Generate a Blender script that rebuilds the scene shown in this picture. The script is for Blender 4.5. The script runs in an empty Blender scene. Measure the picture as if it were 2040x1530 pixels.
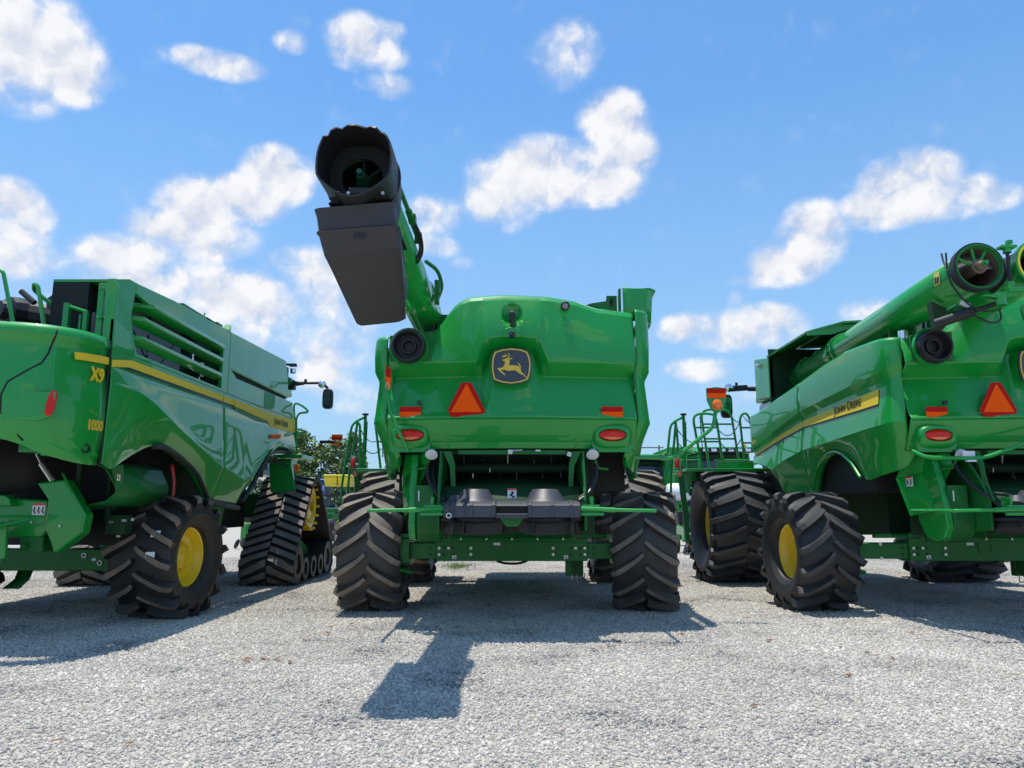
import bpy, math, random
from mathutils import Vector, Matrix, Euler
R = math.radians
random.seed(7)
scene = bpy.context.scene
COL = scene.collection

# ---------------------------------------------------------------- camera
cam_d = bpy.data.cameras.new('camera'); cam = bpy.data.objects.new('camera', cam_d); COL.objects.link(cam)
cam.location = (0, 0, 1.35); cam.rotation_euler = (R(90 + 9.3), 0, 0)
cam_d.sensor_width = 36; cam_d.lens = 36 * 1500 / 2040; cam_d.clip_end = 3000; cam_d.clip_start = .05
scene.camera = cam
# ---------------------------------------------------------------- sun, exposure
SUN_A, SUN_B = .14, .05           # shadow offset per metre of height towards +x and -y
sd = bpy.data.lights.new('sun', 'SUN'); sun = bpy.data.objects.new('sun', sd); COL.objects.link(sun)
sd.energy = 3.4; sd.angle = R(.53); sd.color = (1, .95, .86)
sun.rotation_euler = Vector((SUN_A, -SUN_B, -1)).to_track_quat('-Z', 'Y').to_euler()
sun.location = (-3, 8, 30)
scene.view_settings.view_transform = 'Standard'; scene.view_settings.look = 'None'
scene.view_settings.gamma = 1; scene.view_settings.use_curve_mapping = False
scene.view_settings.exposure = .66
scene.render.engine = 'CYCLES'
scene.cycles.max_bounces = 8; scene.cycles.diffuse_bounces = 4; scene.cycles.glossy_bounces = 4

# ---------------------------------------------------------------- world: Nishita sky with cumulus clouds at infinity
w = bpy.data.worlds.new('World'); scene.world = w; w.use_nodes = True
nt = w.node_tree; nt.nodes.clear()
def N(t, tree=None, **kw):
    n = (tree or nt).nodes.new(t)
    for k, v in kw.items():
        setattr(n, k, v)
    return n
def L(a, b, tree=None):
    (tree or nt).links.new(a, b)
def mth(op, a, b=None, c=None, clamp=False, tree=None):
    n = N('ShaderNodeMath', tree, operation=op); n.use_clamp = clamp
    for i, v in enumerate((a, b, c)):
        if v is None: continue
        if isinstance(v, (int, float)): n.inputs[i].default_value = v
        else: L(v, n.inputs[i], tree)
    return n.outputs[0]
def vmth(op, a, b=None, out=0, tree=None):
    n = N('ShaderNodeVectorMath', tree, operation=op)
    for i, v in enumerate((a, b)):
        if v is None: continue
        if isinstance(v, (tuple, list)): n.inputs[i].default_value = v
        else: L(v, n.inputs[i], tree)
    return n.outputs[out]
SUN_EL = math.atan2(1, math.hypot(SUN_A, SUN_B)); SUN_AZ = math.atan2(-SUN_A, SUN_B)
sky = N('ShaderNodeTexSky', sky_type='NISHITA'); sky.sun_disc = False
sky.sun_elevation = SUN_EL; sky.sun_rotation = SUN_AZ
sky.air_density = 1.35; sky.dust_density = .35; sky.ozone_density = 2.6; sky.altitude = 200
tc = N('ShaderNodeTexCoord')
sep = N('ShaderNodeSeparateXYZ'); L(vmth('NORMALIZE', tc.outputs['Generated']), sep.inputs[0])
D2R = 180 / math.pi
az = mth('MULTIPLY', mth('ARCTAN2', sep.outputs[0], sep.outputs[1]), D2R)
el = mth('MULTIPLY', mth('ARCSINE', sep.outputs[2]), D2R)
cb = N('ShaderNodeCombineXYZ'); L(az, cb.inputs[0]); L(el, cb.inputs[1])
# where the cumulus stand: azimuth, elevation, half widths (degrees), strength
CLOUDS = [(-35.6, 28.6, 3.8, 2.9, 1), (-33.8, 28.1, 3.1, 2.1, 1), (-32.5, 27.4, 2.0, 1.4, 0.9), (-35.5, 25.4, 2.1, 1.1, 0.6), (-29.9, 27.6, 1.4, 0.8, 0.4), (-23.2, 30.2, 3.1, 0.8, 0.9), (-17.8, 32.4, 1.3, 0.7, 0.55), (-12.5, 33.1, 2.5, 1.5, 1), (-10.4, 34.0, 1.5, 0.6, 0.7), (-11.1, 32.4, 2.2, 0.9, 0.8), (-10.4, 30.5, 2.1, 0.8, 0.7), (4.6, 33.0, 2.5, 1.9, 0.62), (4.1, 31.5, 2.1, 1.0, 0.4), (8.2, 28.3, 2.4, 1.7, 1.1), (9.3, 26.2, 2.1, 1.4, 1), (2.8, 24.9, 5.0, 2.0, 1.1), (6.8, 24.1, 3.2, 1.4, 1), (-1.2, 23.0, 2.5, 1.5, 0.8), (-0.4, 21.9, 2.4, 1.1, 0.5), (-6.0, 21.8, 2.1, 1.3, 0.7), (-6.2, 19.6, 1.8, 0.8, 0.65), (-4.0, 18.3, 0.9, 0.5, 0.4), (22.7, 19.0, 2.1, 1.9, 1), (20.9, 17.3, 2.4, 1.3, 1), (19.1, 16.4, 2.1, 0.6, 0.7), (29.2, 21.5, 2.6, 1.6, 1.1), (27.8, 20.2, 2.9, 1.2, 1), (31.8, 20.0, 2.3, 1.1, 0.9), (34.1, 19.5, 1.6, 0.7, 0.7), (13.6, 13.1, 1.9, 1.0, 0.9), (18.5, 13.0, 2.9, 1.3, 1), (16.0, 12.1, 2.7, 0.7, 0.7), (14.1, 10.1, 2.1, 0.8, 0.8), (17.0, 15.1, 0.6, 0.6, 0.5), (27.3, 15.8, 1.4, 0.4, 0.3), (26.0, 13.4, 1.9, 0.9, 0.6), (-18.2, 23.7, 2.3, 1.6, 1.1), (-20.5, 21.8, 2.5, 1.4, 1), (-23.5, 20.7, 2.5, 1.8, 1.1), (-23.9, 18.8, 3.6, 1.5, 1), (-35.0, 19.3, 1.5, 1.1, 1), (-34.3, 17.7, 1.5, 2.1, 0.9), (-34.1, 15.6, 2.4, 1.2, 0.8), (-27.8, 16.6, 3.4, 1.4, 0.9), (-25.5, 15.5, 5.0, 1.5, 0.8), (-20.4, 15.0, 3.4, 1.6, 1.05), (-18.2, 14.3, 1.9, 1.3, 0.9), (-21.7, 13.1, 3.8, 1.4, 0.7), (-15.5, 17.4, 3.0, 1.3, 0.75), (-14.7, 15.1, 2.6, 1.5, 0.65), (-14.1, 10.1, 2.2, 1.7, 0.8), (-12.3, 12.3, 1.9, 1.9, 0.6), (-11.4, 7.8, 2.2, 1.5, 0.5), (-17.4, 11.6, 3.3, 1.5, 0.5), (-30.6, 13.8, 3.6, 1.0, 0.5), (-21, 12.5, 6, 2.2, .42), (-29, 11.5, 5, 1.6, .4), (-13, 13.5, 2.6, 2.6, .5), (17, 8.2, 3.5, .8, .35)]
def blobs(vec):
    tot = None
    for (a_, e_, ra, re, s_) in CLOUDS:
        v = vmth('MULTIPLY', vmth('SUBTRACT', vec, (a_, e_, 0)), (1 / (1.58 * ra), 1 / (1.65 * re), 0))
        d = vmth('DOT_PRODUCT', v, v, out=1)
        g = mth('MULTIPLY', mth('MAXIMUM', mth('SUBTRACT', 1, d), 0), s_)
        tot = g if tot is None else mth('SMOOTH_MAX', tot, g, .25)
    return tot
base = blobs(cb.outputs[0])
def fbm(vec, sc, det, rough):
    n = N('ShaderNodeTexNoise'); n.inputs['Scale'].default_value = sc; n.inputs['Detail'].default_value = det
    n.inputs['Roughness'].default_value = rough; L(vec, n.inputs['Vector']); return n.outputs['Fac']
def mrange(x, a0, a1, b0, b1, smooth_=True):
    n = N('ShaderNodeMapRange', interpolation_type='SMOOTHSTEP' if smooth_ else 'LINEAR'); L(x, n.inputs[0])
    for k, v in enumerate((a0, a1, b0, b1)): n.inputs[k + 1].default_value = v
    return n.outputs[0]
# the same kind of cumulus goes on all round the sky
elsewhere = mth('MULTIPLY', mrange(mth('ABSOLUTE', az), 42, 55, 0, 1), mrange(el, 4, 12, 0, 1))
low = fbm(vmth('MULTIPLY', cb.outputs[0], (1, 1.9, 1)), .055, 3, .5)
base = mth('MAXIMUM', base, mth('MULTIPLY', mrange(low, .52, .70, 0, 1), elsewhere))
warp = N('ShaderNodeTexNoise'); warp.inputs['Scale'].default_value = .55; warp.inputs['Detail'].default_value = 5; warp.inputs['Roughness'].default_value = .6
L(cb.outputs[0], warp.inputs['Vector'])
wv = vmth('ADD', cb.outputs[0], vmth('MULTIPLY', vmth('SUBTRACT', warp.outputs['Color'], (.5, .5, .5)), (2.2, 1.6, 0)))
def billow(vec):
    v = N('ShaderNodeTexVoronoi', feature='SMOOTH_F1', voronoi_dimensions='2D'); v.inputs['Scale'].default_value = .34; v.inputs['Detail'].default_value = 3.0
    v.inputs['Roughness'].default_value = .42; v.inputs['Lacunarity'].default_value = 2.3; v.inputs['Smoothness'].default_value = .35; v.normalize = True
    L(vec, v.inputs['Vector']); return mth('SUBTRACT', 1, v.outputs['Distance'])
n1 = fbm(wv, .30, 9, .58)
bl = billow(wv)
bl2 = billow(vmth('ADD', wv, (-.35, 1.0, 0)))
dens = mth('ADD', base, mth('MULTIPLY', mth('ADD', mth('MULTIPLY', mth('SUBTRACT', bl, .66), 1.25), mth('MULTIPLY', mth('SUBTRACT', n1, .5), 1.35)), mth('ADD', mth('MULTIPLY', base, 1.0), .0)))
lit = mth('ADD', .68, mth('MULTIPLY', mth('SUBTRACT', bl, bl2), 1.2))
lit = mth('ADD', lit, mth('MULTIPLY', mth('SUBTRACT', n1, .5), .25), clamp=True)       # sunlit tops, softer grey undersides
am = N('ShaderNodeMapRange', interpolation_type='SMOOTHSTEP'); L(dens, am.inputs[0]); am.inputs[1].default_value = .20
L(mth('SUBTRACT', 1.42, mth('MULTIPLY', lit, .72)), am.inputs[2]); alpha = am.outputs[0]
crmp = N('ShaderNodeValToRGB'); L(lit, crmp.inputs[0])
crmp.color_ramp.elements[0].color = (.50, .57, .74, 1); crmp.color_ramp.elements[1].color = (1.0, 1.0, 1.0, 1)
crmp.color_ramp.elements[0].position = .15; crmp.color_ramp.elements[1].position = .85
ccol = vmth('MULTIPLY', crmp.outputs[0], (4.4, 4.4, 4.45))
# pale summer haze low down
tint = vmth('MULTIPLY', sky.outputs[0], (.42, .66, .83))
mh = N('ShaderNodeMix', data_type='RGBA'); L(mrange(el, 30, -2, .06, .85, False), mh.inputs[0]); L(tint, mh.inputs[6])
mh.inputs[7].default_value = (1.75, 2.55, 3.8, 1)
mx = N('ShaderNodeMix', data_type='RGBA'); L(mth('MULTIPLY', alpha, .95), mx.inputs[0])
L(mh.outputs[2], mx.inputs[6]); L(ccol, mx.inputs[7])
bg = N('ShaderNodeBackground'); bg.inputs[1].default_value = .14; L(mx.outputs[2], bg.inputs[0])
wo = N('ShaderNodeOutputWorld'); L(bg.outputs[0], wo.inputs[0])
w.cycles.sampling_method = 'MANUAL'; w.cycles.sample_map_resolution = 512

# ---------------------------------------------------------------- materials
MATS = {}
def mat(name, col, rough=.5, metal=0, coat=0, dust=0, dustcol=(.30, .26, .20), scale=3., bump=0, bscale=60, spec=.5, trans=0, emit=None, var=0):
    if name in MATS: return MATS[name]
    m = bpy.data.materials.new(name); m.use_nodes = True; t = m.node_tree
    p = t.nodes['Principled BSDF']
    p.inputs['Roughness'].default_value = rough; p.inputs['Metallic'].default_value = metal
    p.inputs['Coat Weight'].default_value = coat; p.inputs['Coat Roughness'].default_value = .025
    p.inputs['Specular IOR Level'].default_value = spec
    p.inputs['Transmission Weight'].default_value = trans
    p.inputs['Base Color'].default_value = (*col, 1)
    tcn = N('ShaderNodeTexCoord', t)
    if dust or var:
        nz = N('ShaderNodeTexNoise', t); nz.inputs['Scale'].default_value = scale; nz.inputs['Detail'].default_value = 8
        nz.inputs['Roughness'].default_value = .65; L(tcn.outputs['Object'], nz.inputs['Vector'], t)
        mr_ = N('ShaderNodeMapRange', t); L(nz.outputs['Fac'], mr_.inputs[0], t)
        mr_.inputs[1].default_value = .35; mr_.inputs[2].default_value = .72; mr_.inputs[4].default_value = dust if dust else var
        mi = N('ShaderNodeMix', t, data_type='RGBA'); L(mr_.outputs[0], mi.inputs[0], t)
        mi.inputs[6].default_value = (*col, 1)
        mi.inputs[7].default_value = (*dustcol, 1) if dust else (*[c * .55 for c in col], 1)
        L(mi.outputs[2], p.inputs['Base Color'], t)
        rr = N('ShaderNodeMapRange', t); L(nz.outputs['Fac'], rr.inputs[0], t)
        rr.inputs[3].default_value = rough; rr.inputs[4].default_value = min(1, rough + .25 * (1 if dust else .5)); L(rr.outputs[0], p.inputs['Roughness'], t)
    if bump:
        nb = N('ShaderNodeTexNoise', t); nb.inputs['Scale'].default_value = bscale; nb.inputs['Detail'].default_value = 4
        L(tcn.outputs['Object'], nb.inputs['Vector'], t)
        bp = N('ShaderNodeBump', t); bp.inputs['Strength'].default_value = bump; bp.inputs['Distance'].default_value = .01
        L(nb.outputs['Fac'], bp.inputs['Height'], t); L(bp.outputs[0], p.inputs['Normal'], t)
    if emit:
        p.inputs['Emission Color'].default_value = (*emit[:3], 1); p.inputs['Emission Strength'].default_value = emit[3]
    MATS[name] = m; return m
GREEN = mat('green_paint', (.001, .285, .034), .32, coat=.8, spec=.35, dust=.015, dustcol=(.2, .26, .15), scale=2.2)
CHASSIS = mat('chassis_green', (.002, .145, .02), .45, coat=.15, spec=.3, dust=.12, dustcol=(.16, .17, .12), scale=4, bump=.03, bscale=25)
DGREEN = mat('shaded_interior_green', (.002, .04, .008), .55, dust=.1, dustcol=(.07, .075, .05), scale=5)  # green darkened in colour for the shade inside and under the machines
BLACKIN = mat('shade_and_rubber_black', (.006, .008, .007), .7)  # near-black put in for shade in hollows and holes; also seams, rubber curtain
BLACK = mat('black_plastic', (.012, .013, .016), .42, dust=.05, dustcol=(.12, .11, .1), scale=6, bump=.04, bscale=180)
GRAPH = mat('graphite_plastic', (.040, .044, .056), .36, dust=.08, dustcol=(.14, .13, .12), scale=5, bump=.03, bscale=150)
SPOUTM = mat('spout_rubber', (.028, .031, .041), .45, dust=.35, dustcol=(.062, .053, .047), scale=2.6, bump=.05, bscale=120)
RUB_A = mat('tyre_rubber_brown', (.040, .038, .037), .5, dust=.5, dustcol=(.12, .105, .09), scale=2.4, bump=.06, bscale=40)
RUB_B = mat('tyre_rubber_black', (.016, .018, .022), .45, dust=.25, dustcol=(.06, .06, .062), scale=3.0, bump=.06, bscale=40)
RUB_C = mat('tyre_rubber_dark', (.018, .017, .017), .48, dust=.3, dustcol=(.08, .065, .052), scale=3.6, bump=.06, bscale=40)
RUB_T = mat('track_rubber', (.018, .018, .018), .55, dust=.3, dustcol=(.07, .062, .055), scale=2.5, bump=.06, bscale=40)
LUG = {'tyre_rubber_brown': mat('lug_dusty', (.13, .112, .095), .65, dust=.8, dustcol=(.29, .24, .19), scale=3.5, bump=.06, bscale=50),
       'tyre_rubber_black': mat('lug_grey', (.034, .035, .038), .55, dust=.5, dustcol=(.085, .08, .076), scale=4, bump=.06, bscale=50),
       'tyre_rubber_dark': mat('lug_tan', (.11, .085, .063), .6, dust=.85, dustcol=(.30, .22, .16), scale=3.5, bump=.06, bscale=50),
       'track_rubber': mat('lug_track', (.12, .108, .095), .65, dust=.8, dustcol=(.26, .225, .19), scale=3, bump=.06, bscale=50)}
def paint_lugs(o, rub, tops):
    o.data.materials.append(LUG[rub.name])
    for k in tops: o.data.polygons[k].material_index = 1
YELLOW = mat('rim_yellow', (.86, .58, .006), .34, coat=.6, dust=.06, scale=6)
STRIPE = mat('stripe_yellow', (.82, .57, .035), .5, spec=.15)
GOLD = mat('emblem_gold', (.72, .50, .045), .4)
ORANGE = mat('fluorescent_orange', (1.0, .105, .002), .7, spec=.12)
REDREF = mat('red_reflector', (.50, .006, .004), .5, spec=.15)
TAIL = mat('tail_lamp_red', (.70, .012, .003), .2, coat=.25, spec=.3)
AMBER = mat('amber_lens', (.85, .17, .006), .14, coat=1)
CHROME = mat('chrome', (.75, .76, .78), .12, metal=1)
STEEL = mat('zinc_bolt', (.55, .55, .52), .35, metal=.8)
WHITE = mat('white_plastic', (.72, .74, .76), .4)
DECAL = mat('white_decal', (.8, .8, .8), .5)
DECRED = mat('decal_red', (.65, .07, .02), .5)
DECBLK = mat('decal_black', (.012, .012, .012), .5)
GLASS = mat('dark_glass', (.012, .02, .025), .05, coat=1)
MIRROR = mat('mirror_glass', (.6, .65, .7), .04, metal=1)
GREY = mat('grey_screen', (.27, .25, .29), .65, dust=.1, scale=8)
HOSE = mat('hose_black', (.012, .012, .014), .4)
REDP = mat('red_paint', (.55, .012, .01), .3, coat=.5)
BLUEP = mat('blue_paint', (.012, .075, .36), .3, coat=.8)
HOPY = mat('hopper_yellow', (.86, .66, .02), .4, coat=.3)
RUST = mat('rust_spring', (.22, .07, .035), .6)
CHAIN = mat('chain_steel', (.10, .11, .16), .4, metal=.6)
AUGER_IN = mat('auger_inside', (.20, .15, .11), .5, metal=.3, dust=.4, dustcol=(.08, .06, .05))

# ---------------------------------------------------------------- mesh helpers
OFF = Vector((0, 0, 0))
class MB:
    def __init__(s): s.v = []; s.f = []
    def add(s, vs, fs):
        o = len(s.v); s.v += [tuple(v) for v in vs]; s.f += [tuple(i + o for i in f) for f in fs]; return s
    def box(s, c, d, rot=None):
        x, y, z = [t / 2 for t in d]
        vs = [Vector((a * x, b * y, e * z)) for a in (-1, 1) for b in (-1, 1) for e in (-1, 1)]
        if rot: m = Euler([R(t) for t in rot]).to_matrix(); vs = [m @ v for v in vs]
        c = Vector(c)
        return s.add([v + c for v in vs], [(0, 1, 3, 2), (4, 6, 7, 5), (0, 4, 5, 1), (2, 3, 7, 6), (0, 2, 6, 4), (1, 5, 7, 3)])
    def bb(s, x0, x1, y0, y1, z0, z1):
        return s.box(((x0 + x1) / 2, (y0 + y1) / 2, (z0 + z1) / 2), (abs(x1 - x0), abs(y1 - y0), abs(z1 - z0)))
    def tube(s, pts, r, n=8, cap=True, closed=False):
        pts = [Vector(p) for p in pts]; k = len(pts); rings = []
        rs = r if isinstance(r, (list, tuple)) else [r] * k
        up = None
        for i, p in enumerate(pts):
            if closed: t = pts[(i + 1) % k] - pts[i - 1]
            else: t = (pts[min(i + 1, k - 1)] - pts[max(i - 1, 0)])
            t.normalize()
            if up is None:
                up = Vector((0, 0, 1)) if abs(t.z) < .9 else Vector((1, 0, 0))
            a = t.cross(up)
            if a.length < 1e-5: a = t.cross(Vector((0, 1, .1)))
            a.normalize(); b = a.cross(t).normalized(); up = b
            rings.append([p + (a * math.cos(q) + b * math.sin(q)) * rs[i] for q in [2 * math.pi * j / n for j in range(n)]])
        vs = [v for rg in rings for v in rg]; fs = []
        for i in range(k if closed else k - 1):
            i2 = (i + 1) % k
            for j in range(n):
                fs.append((i * n + j, i * n + (j + 1) % n, i2 * n + (j + 1) % n, i2 * n + j))
        if cap and not closed:
            fs.append(tuple(range(n))[::-1]); fs.append(tuple(range((k - 1) * n, k * n)))
        return s.add(vs, fs)
    def lathe(s, prof, c, axis=(1, 0, 0), n=32, a0=0, a1=2 * math.pi):
        """prof: list of (along axis, radius)"""
        ax = Vector(axis).normalized(); q = ax.to_track_quat('X', 'Z'); c = Vector(c); full = abs(a1 - a0 - 2 * math.pi) < 1e-4
        m = n if full else n + 1; vs = []
        for j in range(m):
            t = a0 + (a1 - a0) * j / n
            for (h, r) in prof:
                vs.append(c + q @ Vector((h, r * math.cos(t), r * math.sin(t))))
        k = len(prof); fs = []
        for j in range(n):
            j2 = (j + 1) % m
            for i in range(k - 1):
                fs.append((j * k + i, j * k + i + 1, j2 * k + i + 1, j2 * k + i))
        return s.add(vs, fs)
    def prism(s, poly, plane, d0, d1):
        """poly 2d; plane 'xz' extruded along y, 'yz' along x, 'xy' along z"""
        def P(a, b, d): return {'xz': (a, d, b), 'yz': (d, a, b), 'xy': (a, b, d)}[plane]
        n = len(poly); vs = [P(a, b, d0) for a, b in poly] + [P(a, b, d1) for a, b in poly]
        fs = [tuple(range(n)), tuple(range(2 * n - 1, n - 1, -1))] + [(i, i + n, (i + 1) % n + n, (i + 1) % n) for i in range(n)]
        return s.add(vs, fs)
    def grid(s, rows):
        n = len(rows[0]); vs = [p for r in rows for p in r]; fs = []
        for i in range(len(rows) - 1):
            for j in range(n - 1):
                fs.append((i * n + j, i * n + j + 1, (i + 1) * n + j + 1, (i + 1) * n + j))
        return s.add(vs, fs)
    def bolt(s, c, axis, r=.02, h=.02, n=6):
        ax = Vector(axis).normalized(); c = Vector(c); return s.tube([c, c + ax * h], r, n)
def recalc(me):
    import bmesh
    bm = bmesh.new(); bm.from_mesh(me); bmesh.ops.recalc_face_normals(bm, faces=bm.faces); bm.to_mesh(me); bm.free()
def link(name, me, m, parent):
    o = bpy.data.objects.new(name, me); COL.objects.link(o)
    if m and not me.materials: me.materials.append(m)
    if parent: o.parent = parent
    return o
def obj(name, mb, m, parent=None, ang=32, bevel=0, solid=0, seg=2, world=False):
    me = bpy.data.meshes.new(name)
    o_ = Vector((0, 0, 0)) if world else OFF
    me.from_pydata([tuple(Vector(v) - o_) for v in mb.v], [], mb.f); me.update(); recalc(me)
    if ang: me.shade_smooth(); me.set_sharp_from_angle(angle=R(ang))
    o = link(name, me, m, parent)
    if name in SMALL: o['kind'] = 'stuff'      # too small to pick apart one by one
    if solid:
        sm = o.modifiers.new('solid', 'SOLIDIFY'); sm.thickness = solid; sm.offset = 0
    if bevel:
        b = o.modifiers.new('bevel', 'BEVEL'); b.width = bevel; b.segments = seg; b.limit_method = 'ANGLE'; b.angle_limit = R(40)
        b.harden_normals = True
    return o
SMALL = ('bolts', 'washers', 'engine_pipes', 'bracket_bolts', 'housing_bolts', 'loose_fittings', 'flange_bolts', 'hinge_bolts', 'bolt_holes', 'engine_parts', 'latch_hardware', 'screen_wand', 'deck_clutter', 'fender_clutter', 'label_print')
def tag(o, label, cat, group=None, kind=None):
    o['label'] = label; o['category'] = cat
    if group: o['group'] = group
    if kind: o['kind'] = kind
    return o
def root(name, loc, label, cat, group=None):
    e = bpy.data.objects.new(name, None); COL.objects.link(e); e.location = loc; e.empty_display_size = .3
    tag(e, label, cat, group); return e
def copy_tree(o, parent=None):
    c = o.copy(); COL.objects.link(c); c.parent = parent
    for ch in list(o.children): copy_tree(ch, c)
    return c
def interp(pts, t):
    if t <= pts[0][0]: return pts[0][1]
    for (a, b), (c, d) in zip(pts, pts[1:]):
        if t <= c: return b + (d - b) * (t - a) / (c - a)
    return pts[-1][1]
def smooth(e0, e1, x):
    t = max(0, min(1, (x - e0) / (e1 - e0))); return t * t * (3 - 2 * t)
def text_mesh(name, body, size, m, parent, mtx, small=False, offset=.0, extrude=.002, sx=1):
    cu = bpy.data.curves.new(name, 'FONT'); cu.body = body; cu.size = size; cu.extrude = extrude; cu.offset = offset; cu.resolution_u = 3
    if small:
        cu.small_caps_scale = .78
        for f_ in cu.body_format: f_.use_small_caps = True
    t = bpy.data.objects.new(name, cu); COL.objects.link(t)
    bpy.context.view_layer.update()
    me = bpy.data.meshes.new_from_object(t.evaluated_get(bpy.context.evaluated_depsgraph_get()))
    bpy.data.objects.remove(t)
    me.materials.clear(); me.transform(Matrix.Scale(sx, 4, (1, 0, 0))); me.transform(mtx)
    me.transform(Matrix.Translation(-OFF))
    return link(name, me, m, parent)
def frame(origin, xd, yd):
    xd = Vector(xd).normalized(); yd = Vector(yd); zd = xd.cross(yd).normalized(); yd = zd.cross(xd)
    m = Matrix.Identity(4)
    for i in range(3):
        m[i][0] = xd[i]; m[i][1] = yd[i]; m[i][2] = zd[i]; m[i][3] = origin[i]
    return m
def arc(c, r, a0, a1, n, plane='xz', d=0):
    out = []
    for i in range(n + 1):
        t = R(a0 + (a1 - a0) * i / n); a, b = c[0] + r * math.cos(t), c[1] + r * math.sin(t)
        out.append({'xz': (a, d, b), 'yz': (d, a, b), 'xy': (a, b, d)}[plane])
    return out
def ell(cx, cz, rx, rz, n=24, p=2.0):
    out = []
    for i in range(n):
        t = 2 * math.pi * i / n; c_, s_ = math.cos(t), math.sin(t)
        out.append((cx + rx * math.copysign(abs(c_) ** (2 / p), c_), cz + rz * math.copysign(abs(s_) ** (2 / p), s_)))
    return out
def fillet(pts, r=.06, n=4):
    pts = [Vector(p) for p in pts]; out = [pts[0]]
    for a, b, c in zip(pts, pts[1:], pts[2:]):
        d1 = min(r, (a - b).length * .45); d2 = min(r, (c - b).length * .45)
        p0 = b + (a - b).normalized() * d1; p2 = b + (c - b).normalized() * d2
        for i in range(n + 1):
            t = i / n; out.append(p0 * (1 - t) ** 2 + b * 2 * t * (1 - t) + p2 * t * t)
    out.append(pts[-1]); return out

# ---------------------------------------------------------------- wheels
def make_tyre(R_, W, rr, nl, lh, lw, sweep, rub, parent, x0, flip=1, squash=.0, bulge=.0):
    """carcass + chevron lugs, axis along x, centred at origin (wheel frame)"""
    mb = MB(); hw = W / 2; Rc = R_ - lh
    prof = [(-hw * .62, rr), (-hw * .80, rr + .02), (-hw * .93, rr + (Rc - rr) * .22), (-hw * (1 + bulge), rr + (Rc - rr) * .55), (-hw * .98, rr + (Rc - rr) * .82),
            (-hw * .90, Rc - .035), (-hw * .72, Rc - .008), (-hw * .35, Rc + .004), (0, Rc + .008)]
    prof = prof + [(-a, b) for a, b in prof[-2::-1]]
    mb.lathe(prof, (0, 0, 0), (1, 0, 0), 56); tops = []
    pitch = 2 * math.pi / nl
    for side in (-1, 1):
        for k in range(nl):
            th0 = k * pitch + (pitch / 2 if side > 0 else 0)
            secs = []
            M = 8
            for i in range(M + 1):
                t = i / M
                x = hw * (.03 + .99 * min(1, t * 1.12))
                ang = th0 - sweep * (t ** .85) * pitch
                prof_r = Rc + .006 if t < .75 else Rc - (t - .75) / .25 * (R_ - rr) * .22
                if t > .88: x = hw * (1.02 + bulge * .5)
                top = R_ + .004 * math.cos(t * 1.5) if t < .8 else R_ - (t - .8) / .2 * ((R_ - rr) * .20 + .01)
                wb = lw * (1.15 + .5 * t) * .5; wt = lw * (.62 + .42 * t) * .5
                # direction across the lug: mostly circumferential
                ca = .78
                def P(r, off, xo=0):
                    a = ang + off * ca / R_; xx = x + off * .55
                    xx = min(xx, hw * (1.03 + bulge * .5)); return Vector((side * (max(.004, xx) + xo), -r * math.cos(a), r * math.sin(a)))
                outx = hw * .035 if t > .8 else 0
                secs.append([P(prof_r - .02, -wb), P(top, -wt, outx), P(top, wt, outx), P(prof_r - .02, wb)])
            vs = [p for s_ in secs for p in s_]; fs = []
            for i in range(M):
                for j in range(3):
                    fs.append((i * 4 + j, i * 4 + j + 1, (i + 1) * 4 + j + 1, (i + 1) * 4 + j))
            fs += [(0, 1, 2, 3), (M * 4 + 3, M * 4 + 2, M * 4 + 1, M * 4)]
            tops += [len(mb.f) + q * 3 + 1 for q in range(M)]; mb.add(vs, fs)
    if squash:
        mb.v = [(x, y, max(z, -R_ + squash + .25 * 0)) for x, y, z in mb.v]
    global OFF
    so = OFF; OFF = Vector((0, 0, 0))
    o = obj('tyre', mb, rub, parent, ang=22); OFF = so; paint_lugs(o, rub, tops)
    return o
def make_rim(name, rr, W, parent, face, dish=.12):
    """yellow disc wheel; face = +1/-1: side of the visible dish"""
    mb = MB(); hw = W / 2 * .62
    prof = [(-hw, rr + .015), (-hw - .012, rr - .002), (-hw, rr - .02), (-hw + .05, rr - .035), (-hw + .08, rr - .055), (-hw + .16, rr - .062), (hw - .16, rr - .062), (hw - .08, rr - .055), (hw - .05, rr - .035), (hw, rr - .02), (hw + .012, rr - .002), (hw, rr + .015)]
    mb.lathe(prof, (0, 0, 0), (1, 0, 0), 48)
    xf = face * (hw - dish)
    d = [(xf - face * .03, rr - .06), (xf, rr * .86), (xf + face * .015, rr * .72), (xf - face * .02, rr * .56), (xf - face * .02, rr * .42), (xf + face * .03, rr * .38), (xf + face * .035, rr * .2), (xf + face * .035, .001)]
    mb.lathe(d, (0, 0, 0), (1, 0, 0), 48)
    for k in range(10):
        a = k * .628; mb.bolt((xf - face * .02, rr * .49 * math.cos(a), rr * .49 * math.sin(a)), (face, 0, 0), .018, .03)
    global OFF
    so = OFF; OFF = Vector((0, 0, 0))
    o = obj(name, mb, YELLOW, parent, ang=35); OFF = so
    return o
def wheel(parent, x, y, R_, W, rr, nl, rub, steer=0, face=-1, lh=.055, lw=.07, sweep=.95, phase=0, dish=.12, bulge=.02):
    w_ = make_rim('wheel', rr, W, parent, face, dish)
    w_.location = Vector((x, y, R_ - .025)) - OFF
    w_.rotation_euler = (0, 0, R(steer))
    t = make_tyre(R_, W, rr + .005, nl, lh, lw, sweep, rub, w_, x, squash=.025, bulge=bulge)
    return w_
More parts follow.
